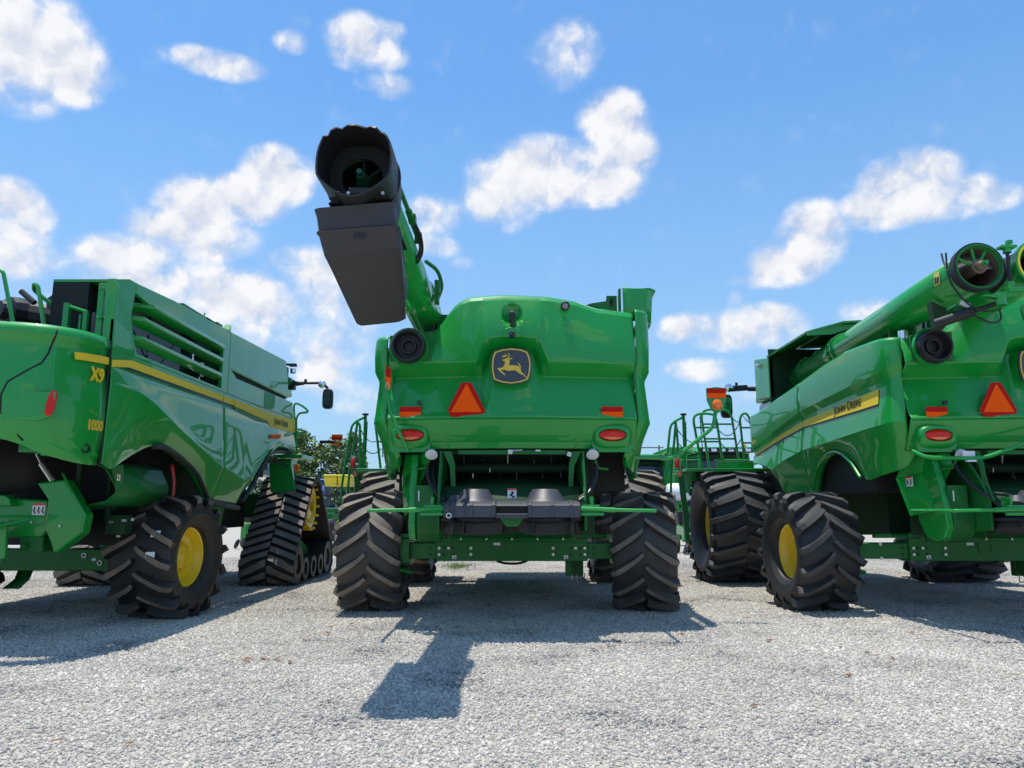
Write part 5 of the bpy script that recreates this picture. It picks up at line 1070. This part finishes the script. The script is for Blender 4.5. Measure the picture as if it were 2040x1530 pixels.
    def track(xc):
        # triangular loop in (y,z)
        loop = []
        for (c, r, a0, a1) in (((13.62, .36), .36, 150 + 30, 270), ((15.75, .36), .36, 270, 395), ((14.62, 1.42), .47, 35, 150)):
            for i in range(13):
                t = R(a0 + (a1 - a0) * i / 12); loop.append((c[0] + r * math.cos(t), c[1] + r * math.sin(t)))
        loop[0] = (13.26, .40)
        # resample closed loop
        pts = loop + [loop[0]]; cum = [0]
        for p, q in zip(pts, pts[1:]): cum.append(cum[-1] + math.hypot(q[0] - p[0], q[1] - p[1]))
        Ltot = cum[-1]
        def at(s_):
            s_ %= Ltot
            for i in range(len(cum) - 1):
                if s_ <= cum[i + 1]:
                    f_ = (s_ - cum[i]) / max(1e-6, cum[i + 1] - cum[i]); p, q = pts[i], pts[i + 1]
                    tx_, tz_ = q[0] - p[0], q[1] - p[1]; l_ = math.hypot(tx_, tz_)
                    return (p[0] + (q[0] - p[0]) * f_, p[1] + (q[1] - p[1]) * f_, tz_ / l_, -tx_ / l_)   # point + outward normal
        hw = .475; belt = MB(); n = 120; rows = []
        for i in range(n):
            y, z, ny, nz = at(i * Ltot / n); rows.append([(xc - hw, y - ny * .0, z - nz * .0), (xc + hw, y, z), (xc + hw, y - ny * .045, z - nz * .045), (xc - hw, y - ny * .045, z - nz * .045), (xc - hw, y, z)])
        rows.append(rows[0]); belt.grid(rows)
        nl = 42; tops = []
        for side in (-1, 1):
            for k in range(nl):
                s0 = (k + (.5 if side > 0 else 0)) * Ltot / nl; M = 5; vs = []
                for i in range(M + 1):
                    t = i / M; s_ = s0 + .19 * t ** 1.1; x = side * (.01 + (hw - .01) * t)     # centre leads upwards on the rear face
                    for off, hgt in ((-.062, -.01), (-.054, .045), (.054, .045), (.062, -.01)):
                        y, z, ny, nz = at(s_ + off); vs.append((xc + x, y + ny * hgt, max(.002, z + nz * hgt)))
                fs = [(i * 4 + j, i * 4 + j + 1, (i + 1) * 4 + j + 1, (i + 1) * 4 + j) for i in range(M) for j in range(3)] + [(0, 1, 2, 3), (M * 4 + 3, M * 4 + 2, M * 4 + 1, M * 4)]
                tops += [len(belt.f) + q * 3 + 1 for q in range(M)]; belt.add(vs, fs)
        belt.v = [(x, y, max(.002, z)) for x, y, z in belt.v]
        tk = P('track', belt, RUB_T, ang=22); paint_lugs(tk, RUB_T, tops)
        sp = MB(); xo = xc + (hw - .16) * (1 if xc > -5.8 else -1); sg = 1 if xc > -5.8 else -1
        sp.lathe([(0, .12), (sg * .06, .12), (sg * .07, .10), (sg * .02, .20), (0, .30), (sg * .05, .36), (sg * .05, .40), (-sg * .2, .40)], (xo, 14.62, 1.37), (1, 0, 0), 36)
        for k in range(15):
            a = k * .41888; sp.tube([(xo - sg * .05, 14.62 + .36 * math.cos(a), 1.37 + .36 * math.sin(a)), (xo - sg * .05, 14.62 + .435 * math.cos(a), 1.37 + .435 * math.sin(a)), (xo + sg * .10, 14.62 + .435 * math.cos(a), 1.37 + .435 * math.sin(a))], .026, 6)
        for k in range(6):
            a = k * 1.047; sp.box((xo, 14.62 + .24 * math.cos(a), 1.37 + .24 * math.sin(a)), (.06, .22, .07), (math.degrees(a), 0, 0))
        obj('drive_sprocket', sp, YELLOW, tk, ang=35)
        for yy, r in ((13.62, .31), (14.12, .20), (14.66, .20), (15.2, .20), (15.75, .31)):
            rl = MB()
            rl.lathe([(sg * .13, r * .55), (sg * .15, r * .6), (sg * .15, r), (-sg * .6, r), (-sg * .6, .01)], (xc + sg * (hw - .17), yy, r + .048), (1, 0, 0), 30).lathe([(sg * .11, .001), (sg * .11, r * .62)], (xc + sg * (hw - .17), yy, r + .048), (1, 0, 0), 24)
            obj('road_wheel', rl, BLACK, tk, ang=35)
        obj('track_frame', MB().prism([(13.6, .30), (15.8, .30), (15.7, .5), (14.9, .75), (14.62, 1.4), (14.35, .75), (13.7, .5)], 'yz', xc - .12, xc + .12), CHASSIS, tk, bevel=.03)
    track(-4.22); track(-7.38)
    P('front_axle', MB().bb(-7.3, -4.3, 14.4, 14.85, 1.15, 1.6), CHASSIS, bevel=.03)
    P('front_platform', MB().bb(-4.45, -3.92, 14.1, 14.9, 2.26, 2.33).box((-4.3, 14.4, 2.15), (.3, .4, .2)).prism([(-4.55, 2.2), (-4.15, 2.2), (-4.02, 1.6), (-4.5, 1.6)], 'xz', 14.15, 14.25), GREEN, bevel=.015)
    P('platform_lamp', MB().bb(-4.05, -3.96, 14.05, 14.1, 2.0, 2.14), AMBER, bevel=.015)
    P('fender_clutter', MB().box((-4.45, 13.6, 2.2), (.3, .5, .12)).box((-4.4, 13.2, 2.1), (.2, .2, .2)).tube([(-4.35, 13.2, 2.25), (-4.2, 14.2, 2.1)], .02), DGREEN, bevel=.01)
    # mirror, rails, marker at the front right
    P('mirror_arm', MB().tube(fillet([(-5.0, 14.5, 3.66), (-4.22, 14.5, 3.74), (-3.74, 14.5, 3.745), (-3.60, 14.5, 3.66), (-3.59, 14.5, 3.58)], .05), .028, 8).box((-4.30, 14.5, 3.70), (.14, .14, .18)).tube([(-4.22, 14.5, 3.73), (-4.05, 14.5, 3.74)], [.05, .035], 8).bolt((-4.03, 14.5, 3.76), (0, 0, 1), .03, .06, 8), BLACK, bevel=.01)
    P('mirror_lamp', MB().lathe([(.05, .04), (0, .075), (-.02, .075), (-.04, .05), (-.045, .001)], (-3.69, 14.46, 3.71), (0, 1, 0), 18), CHROME)
    P('side_mirror', MB().prism(ell(-3.585, 3.43, .10, .195, 24, 4), 'xz', 14.46, 14.57), BLACK, bevel=.02)
    P('mirror_pane', MB().prism(ell(-3.59, 3.44, .07, .14, 20, 4), 'xz', 14.452, 14.458), GLASS)
    P('roof_work_lamp', MB().box((-4.29, 14.5, 4.10), (.14, .1, .06)).box((-4.28, 14.48, 3.98), (.09, .08, .10)).tube([(-4.42, 14.5, 4.12), (-4.3, 14.5, 4.10)], .03), BLACK, bevel=.012)
    P('work_lamp_lens', MB().box((-4.25, 14.43, 3.98), (.05, .01, .08)), CHROME)
    P('lamp_mount', MB().prism([(-4.40, 3.6), (-4.26, 3.74), (-4.28, 3.82), (-4.40, 3.84)], 'xz', 14.3, 14.5), CHASSIS)
    P('hand_rail', MB().tube(fillet([(-4.07, 14.3, 2.30), (-4.18, 14.3, 3.26), (-4.15, 14.3, 3.33), (-4.0, 14.3, 3.26), (-3.90, 14.3, 3.17), (-3.92, 14.3, 3.14), (-4.07, 14.3, 3.13), (-4.12, 14.3, 3.03), (-4.10, 14.3, 2.6)], .06), .020, 8), GREEN)
    P('hand_rail', MB().tube(fillet([(-4.11, 14.3, 2.83), (-3.91, 14.3, 2.77), (-3.93, 14.3, 2.75), (-4.10, 14.3, 2.75)], .03), .016, 8), GREEN)
    P('marker_arm', MB().tube(fillet([(-4.07, 14.6, 2.32), (-4.03, 14.6, 2.40), (-3.76, 14.6, 2.48), (-3.69, 14.6, 2.56), (-3.69, 14.6, 2.60)], .07), .017, 8).prism([(-3.73, 2.57), (-3.73, 2.63), (-3.5, 2.63), (-3.30, 2.585), (-3.29, 2.55), (-3.34, 2.52), (-3.45, 2.53), (-3.52, 2.575)], 'xz', 14.57, 14.65), BLACK, bevel=.006)
    P('marker_lamp', MB().prism([(-3.49, 2.575), (-3.33, 2.58), (-3.34, 2.52), (-3.46, 2.525)], 'xz', 14.555, 14.569), AMBER)
    mr_ = P('marker_reflector', MB().bb(-3.50, -3.29, 14.58, 14.60, 2.64, 2.69), REDREF); obj('orange_band', MB().bb(-3.50, -3.29, 14.58, 14.60, 2.69, 2.745), ORANGE, mr_)
    OFF = Vector((0, 0, 0))
    return rt
build_tracked('large green combine on rubber tracks with yellow stripe, at the left')
build_combine(0, 'green combine seen square from behind with black spout raised over it',
              dict(rear_x=1.80, rear_w=.81, dxl=.05, steer=(1, -10), rub_r=RUB_A, rub_f=RUB_A, front_x=2.10, front_w=1.22, front_sweep=.9, arm_l='up', arm_r='out', auger=auger_spout))
build_combine(6.12, 'green combine at the right with folded unloading auger and black tyres',
              dict(rear_x=2.10, rear_w=.78, steer=(4, -2), rub_r=RUB_B, rub_f=RUB_B, front_x=2.02, front_w=1.18, front_sweep=.75, arm_l='in', arm_r='none', auger=auger_folded))
# ---------------------------------------------------------------- what stands behind the row
def near(v, k=.0): return v
fg = obj('grass_field', MB().add([(-900, 62, .004), (900, 62, .004), (900, 1100, .004), (-900, 1100, .004)], [(0, 1, 2, 3)]), mat('grass', (.07, .12, .03), .9, dust=.5, dustcol=(.12, .14, .05), scale=.05), ang=0); fg['kind'] = 'structure'
def leaf_mat(name, c1, c2):
    m = bpy.data.materials.new(name); m.use_nodes = True; t = m.node_tree; p = t.nodes['Principled BSDF']; p.inputs['Roughness'].default_value = .6
    at_ = N('ShaderNodeNewGeometry', t); nz = N('ShaderNodeTexNoise', t); nz.inputs['Scale'].default_value = 1.1; nz.inputs['Detail'].default_value = 5
    L(at_.outputs['Position'], nz.inputs['Vector'], t)
    mi = N('ShaderNodeMix', t, data_type='RGBA'); f_ = mth('ADD', mth('MULTIPLY', nz.outputs['Fac'], .8, tree=t), mth('MULTIPLY', at_.outputs['Random Per Island'], .4, tree=t), tree=t)
    L(mth('SUBTRACT', f_, .1, clamp=True, tree=t), mi.inputs[0], t); mi.inputs[6].default_value = (*c1, 1); mi.inputs[7].default_value = (*c2, 1); L(mi.outputs[2], p.inputs['Base Color'], t)
    p.inputs['Subsurface Weight'].default_value = 0
    return m
LEAF_A = leaf_mat('leaf_bright', (.11, .17, .05), (.25, .33, .11)); LEAF_B = leaf_mat('leaf_blue_green', (.09, .14, .075), (.21, .28, .16)); BARK = mat('bark', (.12, .09, .07), .9)
def tree(x, y, h, rad, leaf, label, seed, conical=0):
    rn = random.Random(seed); rt = root('tree', (x, y, 0), label, 'tree', 'trees beyond the yard')
    tr = MB().tube([(0, 0, 0), (.1, 0, h * .3), (.05, .1, h * .62), (0, 0, h * .9)], [h * .028, h * .022, h * .014, h * .004], 8); cl = []
    for k in range(15):
        a = rn.uniform(0, 6.28); z0 = h * rn.uniform(.22, .8); f_ = (z0 / h); reach = rad * ((1.05 - f_) if conical else math.sin(math.pi * min(.95, .2 + f_ * .8))) * rn.uniform(.55, 1)
        e = Vector((reach * math.cos(a), reach * math.sin(a), z0 + reach * rn.uniform(.1, .55))); tr.tube([(0, 0, z0 * .9), e * .5 + Vector((0, 0, z0 * .47)), e], [h * .011, h * .007, h * .003], 5); cl.append(e)
    obj('trunk', tr, BARK, rt, world=True)
    lf = MB()
    for k in range(120):
        f_ = rn.uniform(.12, 1); a = rn.uniform(0, 6.28); rr_ = rad * ((1.05 - f_) if conical else math.sqrt(max(.05, 1 - ((f_ - .52) / .5) ** 2))) * rn.uniform(.25, 1)
        c = Vector((rr_ * math.cos(a), rr_ * math.sin(a), h * f_)) if k > 14 else cl[k]
        cr_ = rad * rn.uniform(.16, .30)
        for q in range(46):
            v = Vector((rn.gauss(0, 1), rn.gauss(0, 1), rn.gauss(0, .7))); v = v.normalized() * cr_ * rn.uniform(.4, 1.1)
            p = c + v; s_ = rn.uniform(.16, .36) * h / 11; u = Vector((rn.uniform(-1, 1), rn.uniform(-1, 1), rn.uniform(-1, 1))).normalized(); w2 = u.cross(Vector((rn.uniform(-1, 1), rn.uniform(-1, 1), 1))).normalized()
            lf.add([p - u * s_, p + w2 * s_ * .55, p + u * s_, p - w2 * s_ * .55], [(0, 1, 2, 3)])
    obj('crown', lf, leaf, rt, ang=0, world=True)
TREES = [(-37, 118, 12.5, 4.6, 0, 'leftmost green tree, partly behind the tracked combine front hand rail', 0), (-31.5, 112, 12.2, 4.2, 0, 'broad green tree behind the left orange marker lamp', 0), (-26.5, 116, 11.2, 4.4, 0, 'rounded leafy tree behind the yellow seed hopper', 0),
         (-22.6, 108, 11.6, 3.4, 1, 'pointed blue-green conifer left of the rail post', 1), (-17.5, 112, 9.4, 3.4, 1, 'short bluish tree seen through the ladder rails', 1), (-13.4, 116, 7.8, 3.0, 0, 'small bushy tree beside the centre combine hood edge', 0)]
for i, (x, y, h, r_, lm, lb, co) in enumerate(TREES): tree(x, y, h, r_, (LEAF_A, LEAF_B)[lm], lb, 40 + i, co)
hedge = MB(); rn = random.Random(9)
for k in range(5200):
    x = rn.uniform(-75, -8); hh = 3.4 + 1.6 * math.sin(x * .7) * math.sin(x * .23 + 1); p = Vector((x, 125 + rn.uniform(-1.5, 1.5), hh * rn.random() ** .7)); s_ = rn.uniform(.25, .5)
    u = Vector((rn.uniform(-1, 1), rn.uniform(-1, 1), rn.uniform(-1, 1))).normalized(); w2 = u.cross(Vector((rn.uniform(-1, 1), 1, .3))).normalized(); hedge.add([p - u * s_, p + w2 * s_ * .6, p + u * s_, p - w2 * s_ * .6], [(0, 1, 2, 3)])
hd = obj('undergrowth', hedge, LEAF_B, ang=0); tag(hd, 'dense undergrowth and bushes under the trees', 'undergrowth', kind='stuff')

# white shed and utility pole, right
sh = root('shed', (21, 92, 0), 'pale grey metal shed far off between the centre and right combines', 'shed')
SHW = mat('shed_wall', (.55, .55, .60), .5); SHR = mat('shed_roof', (.42, .42, .46), .45)
obj('wall', MB().bb(-7, 7, -4, 4, 0, 6.3), SHW, sh, world=True)
for k in range(28): obj('wall_rib', MB().bb(-6.8 + k * .5, -6.72 + k * .5, -4.06, -4.002, 0, 6.2), SHW, sh, world=True)
obj('roof', MB().prism([(-7.4, 6.2), (0, 7.6), (7.4, 6.2), (7.4, 6.35), (0, 7.75), (-7.4, 6.35)], 'xz', -4.4, 4.4), SHR, sh, world=True)
obj('door', MB().bb(-2, 2, -4.1, -4.07, 0, 4.2), SHR, sh, world=True)
po = root('utility_pole', (16.0, 82, 0), 'thin utility pole with crossarms in front of the pale shed', 'pole')
obj('mast', MB().tube([(0, 0, 0), (0, 0, 8.0)], .10, 8), mat('pole_wood', (.30, .27, .25), .9), po, world=True)
for z in (7.7, 6.9): obj('crossarm', MB().bb(-2.6, .5, -.06, .06, z, z + .12), MATS['pole_wood'], po, world=True)

# planters
def planter(x, y, label, ny, rz=0):
    rt = root('planter', (x, y, 0), label, 'planter', 'planters parked behind the combines'); rt.rotation_euler = (0, 0, R(rz))
    P = lambda n, m_, mt, **k: obj(n, m_, mt, rt, world=True, **k)
    P('toolbar', MB().bb(-3.2, 3.2, -.09, .09, .95, 1.13).bb(-3.2, 3.2, .5, .62, 1.2, 1.32), GREEN, bevel=.01)
    for k in range(4): P('frame_arm', MB().tube([(-2.6 + k * 1.7, 0, 1.1), (-2.4 + k * 1.7, .9, 1.75)], .05, 8).tube([(-2.6 + k * 1.7, .1, 1.0), (-2.9 + k * 1.7, -.6, 1.5)], .04, 8), GREEN)
    if ny:
        for hx in (-.25, .23):
            hp = P('seed_hopper', MB().add([(hx - .23, -.45, 2.38), (hx + .23, -.45, 2.38), (hx + .23, .45, 2.38), (hx - .23, .45, 2.38), (hx - .19, -.36, 2.06), (hx + .19, -.36, 2.06), (hx + .19, .36, 2.06), (hx - .19, .36, 2.06)], [(0, 1, 2, 3), (4, 5, 6, 7), (0, 1, 5, 4), (1, 2, 6, 5), (2, 3, 7, 6), (3, 0, 4, 7)]), HOPY, bevel=.03)
            obj('lid', MB().bb(hx - .235, hx + .235, -.47, .47, 2.385, 2.46), HOPY, hp, bevel=.025, world=True)
            for q in (-.12, .02, .13): obj('lid_rib', MB().bb(hx + q - .02, hx + q + .02, -.40, -.385, 2.1, 2.37), HOPY, hp, world=True)
        P('hopper_stand', MB().bb(-.9, -.84, -.3, .3, 1.1, 2.06).bb(.7, .76, -.3, .3, 1.1, 2.06).bb(-1.0, .8, -.4, -.34, 1.70, 1.78), BLACK)
        P('air_fan', MB().lathe([(0, .25), (.2, .25), (.22, .15), (.22, .001)], (1.3, 0, 2.2), (0, -1, 0), 18).box((1.3, .1, 2.55), (.9, .4, .25)), BLACK)
        P('small_tank', MB().box((1.35, -.2, 2.1), (.35, .3, .14)), HOPY, bevel=.03)
        P('white_light', MB().lathe([(0, .06), (-.03, .06), (-.04, .001)], (1.95, -.3, 1.98), (0, 1, 0), 12), CHROME)
    for k in range(8):
        ux = -2.9 + k * .8
        ru = P('row_unit', MB().bb(ux - .07, ux + .07, -.9, -.1, .55, .8).tube([(ux, -.15, 1.0), (ux, -.75, .85)], .03, 6).tube([(ux, -.15, .8), (ux, -.75, .65)], .03, 6).bb(ux - .09, ux + .09, -1.1, -.85, .35, .75), GREEN, bevel=.01)
        for s in (-1, 1):
            obj('closing_wheel', MB().lathe([(-.025, .001), (-.025, .15), (0, .165), (.025, .15), (.025, .001)], (ux + s * .1, -1.35, .17), (1, 0, s * .35), 18), BLACK, ru, world=True)
            obj('gauge_wheel', MB().lathe([(-.05, .001), (-.05, .19), (0, .205), (.05, .19), (.05, .001)], (ux + s * .17, -.55, .21), (1, 0, 0), 18), BLACK, ru, world=True)
        obj('spring', MB().tube([(ux + .03 * math.cos(t * .9), -.95 - t * .006, .62 + .028 * math.sin(t * .9) + t * .004) for t in range(50)], .010, 5), RUST, ru, world=True)
        obj('meter_hopper', MB().bb(ux - .14, ux + .14, -.75, -.35, .85, 1.25), BLACK, ru, bevel=.04, world=True)
    return rt
planter(-6.0, 26.5, 'green planter with yellow seed hoppers behind the gap left of centre', True)
planter(-7.4, 31.5, 'second green planter half hidden behind the yellow hopper planter', False, 8)
planter(7.2, 23.5, 'low green planter with rusty springs behind the right combine tyres', False)
tk = root('tank_trailer', (6.7, 27.5, 0), 'white cylindrical tank seen between centre and right combine tyres', 'tank')
obj('tank', MB().lathe([(-1.1, .001), (-1.1, .30), (-1.0, .36), (1.0, .36), (1.1, .30), (1.1, .001)], (0, 0, 1.85), (1, 0, 0), 28), WHITE, tk, world=True)
for x in (-.8, .8): obj('leg', MB().bb(x - .06, x + .06, -.3, .3, 0, 1.52), GREEN, tk, world=True)
obj('saddle', MB().bb(-1, 1, -.35, .35, 1.46, 1.52), GREEN, tk, world=True)
gw = root('header_table', (6.6, 34, 0), 'low green header with yellow top strip in front of pale shed', 'header')
obj('table', MB().prism([(-.6, .4), (.7, .4), (.7, 1.9), (.45, 1.95), (.2, 1.3), (-.6, .7)], 'yz', -2.6, 2.6), GREEN, gw, bevel=.03, world=True)
obj('end_divider', MB().prism([(-1.6, .4), (.6, .4), (.6, 1.9), (-.2, 1.3)], 'yz', -2.75, -2.61), GREEN, gw, bevel=.02, world=True)
obj('top_strip', MB().bb(-2.6, 2.6, .46, .69, 1.951, 1.99), HOPY, gw, world=True)
# blue tractor beyond
bt = root('tractor', (-8.9, 34.5, 0), 'small blue tractor far off beside the yellow hoppers', 'tractor'); bt.rotation_euler = (0, 0, R(-80)); bt.scale = (.8, .8, .84)
obj('hood', MB().prism([(-.9, 1.3), (1.5, 1.3), (1.5, 2.4), (.9, 2.75), (-.9, 2.8)], 'xz', -.5, .5), BLUEP, bt, bevel=.08, world=True)
obj('cab', MB().prism([(-2.2, 1.5), (-.8, 1.5), (-.9, 2.95), (-2.0, 2.95)], 'xz', -.75, .75), GLASS, bt, bevel=.05, world=True)
obj('roof', MB().bb(-2.25, -.7, -.85, .85, 2.96, 3.15), BLUEP, bt, bevel=.06, world=True)
for x, r in ((-1.6, .9), (1.0, .6)):
    for y in (-.9, .9): obj('tyre', MB().lathe([(-.22, r * .5), (-.25, r * .9), (-.15, r), (.15, r), (.25, r * .9), (.22, r * .5)], (x, y, r), (0, 1, 0), 24), RUB_B, bt, world=True)
# combines of the next row, facing this way
def far_combine(x, y, label):
    rt = root('combine_harvester', (x, y, 0), label, 'combine', 'combines of the row behind, facing the camera')
    P = lambda n, m_, mt, **k: obj(n, m_, mt, rt, world=True, **k)
    P('body', MB().bb(-1.6, 1.6, 1.6, 7.5, 1.2, 3.4).prism([(-1.6, 3.4), (1.6, 3.4), (1.75, 3.95), (-1.75, 3.95)], 'xz', 1.8, 5.5), GREEN, bevel=.05)
    P('cab_glass', MB().prism([(-.35, 1.9), (-.75, 2.7), (-.5, 3.5), (1.55, 3.5), (1.55, 1.9)], 'yz', -.98, .98), GLASS, bevel=.05)
    for s in (-1, 1):
        P('cab_post', MB().tube([(s * 1.0, -.5, 1.95), (s * 1.02, -.62, 2.8), (s * 1.0, -.45, 3.5)], .045, 6), GREEN)
        P('side_mirror', MB().prism(ell(s * 1.75, 2.75, .13, .25, 16, 4), 'xz', -.6, -.5), BLACK, bevel=.02)
        P('mirror_arm', MB().tube([(s * 1.0, -.3, 3.2), (s * 1.7, -.5, 3.15), (s * 1.75, -.55, 3.0)], .03, 6), BLACK)
        P('roof_beacon', MB().lathe([(0, .09), (.16, .08), (.2, .001)], (s * 1.1, .3, 3.76), (0, 0, 1), 12), AMBER)
        P('tyre', MB().lathe([(-.35, .5), (-.42, .9), (-.3, 1.02), (.3, 1.02), (.42, .9), (.35, .5)], (s * 1.75, 2.4, 1.02), (1, 0, 0), 28), RUB_B)
    P('cab_roof', MB().prism([(-1.0, 3.52), (1.6, 3.52), (1.6, 3.75), (-.7, 3.75)], 'yz', -1.2, 1.2), GREEN, bevel=.06)
    for k in range(6): P('roof_lamp', MB().box((-.85 + k * .34, -1.0, 3.60), (.22, .06, .12)), CHROME, bevel=.02)
    P('lamp_bar', MB().bb(-1.1, 1.1, -.98, -.9, 3.5, 3.70), BLACK)
    P('feeder_house', MB().prism([(-1.8, .7), (1.6, 1.0), (1.6, 1.9), (-1.8, 1.4)], 'yz', -.7, .7), GREEN, bevel=.03)
    P('platform_rail', MB().tube(fillet([(1.2, -.3, 2.0), (1.2, -.3, 2.9), (1.7, -.3, 2.9), (1.75, -.3, 2.0)], .1), .03, 6), GREEN)
    return rt
far_combine(8.55, 31.0, 'distant green combine with dark cab seen between the hoop rails')
far_combine(6.05, 35.5, 'distant green combine with dark cab left of the rail post')
# weeds under the middle machine
wd = MB(); rn = random.Random(4)
for k in range(420):
    x, y = rn.gauss(-1.25, .16), rn.gauss(17.7, .35); h_ = rn.uniform(.02, .09); a = rn.uniform(0, 6.28); dx, dy = .012 * math.cos(a), .012 * math.sin(a)
    wd.add([(x - dx, y - dy, .003), (x + dx, y + dy, .003), (x + rn.gauss(0, .03), y + rn.gauss(0, .03), h_)], [(0, 1, 2)])
wo_ = obj('weeds', wd, LEAF_A, ang=0); tag(wo_, 'patch of short green weeds under the centre combine', 'weeds', kind='stuff')

# dry leaves and straw blown over the yard
lv = MB(); rn = random.Random(21)
for k in range(70):
    if k < 45:
        cx_, cy_ = rn.choice([(-.6, 8.6), (.9, 7.6), (-2.2, 6.9), (3.2, 7.2), (1.7, 9.1), (-.3, 10.8), (.5, 11.6), (4.4, 5.6)]); x, y = rn.gauss(cx_, .16), rn.gauss(cy_, .16)
    else: x, y = rn.uniform(-4, 5), rn.uniform(4.5, 12)
    a = rn.uniform(0, 3.14); l_, w_ = rn.uniform(.02, .07), rn.uniform(.006, .02); ca, sa = math.cos(a), math.sin(a); z = .018 + rn.uniform(0, .012)
    lv.add([(x - ca * l_, y - sa * l_, z), (x - sa * w_, y + ca * w_, z + rn.uniform(0, .012)), (x + ca * l_, y + sa * l_, z), (x + sa * w_, y - ca * w_, z)], [(0, 1, 2, 3)])
tag(obj('leaf_litter', lv, mat('dry_leaf', (.22, .10, .045), .8, var=.6, scale=9), ang=0), 'dry brown leaves and straw scattered on the gravel', 'litter', kind='stuff')
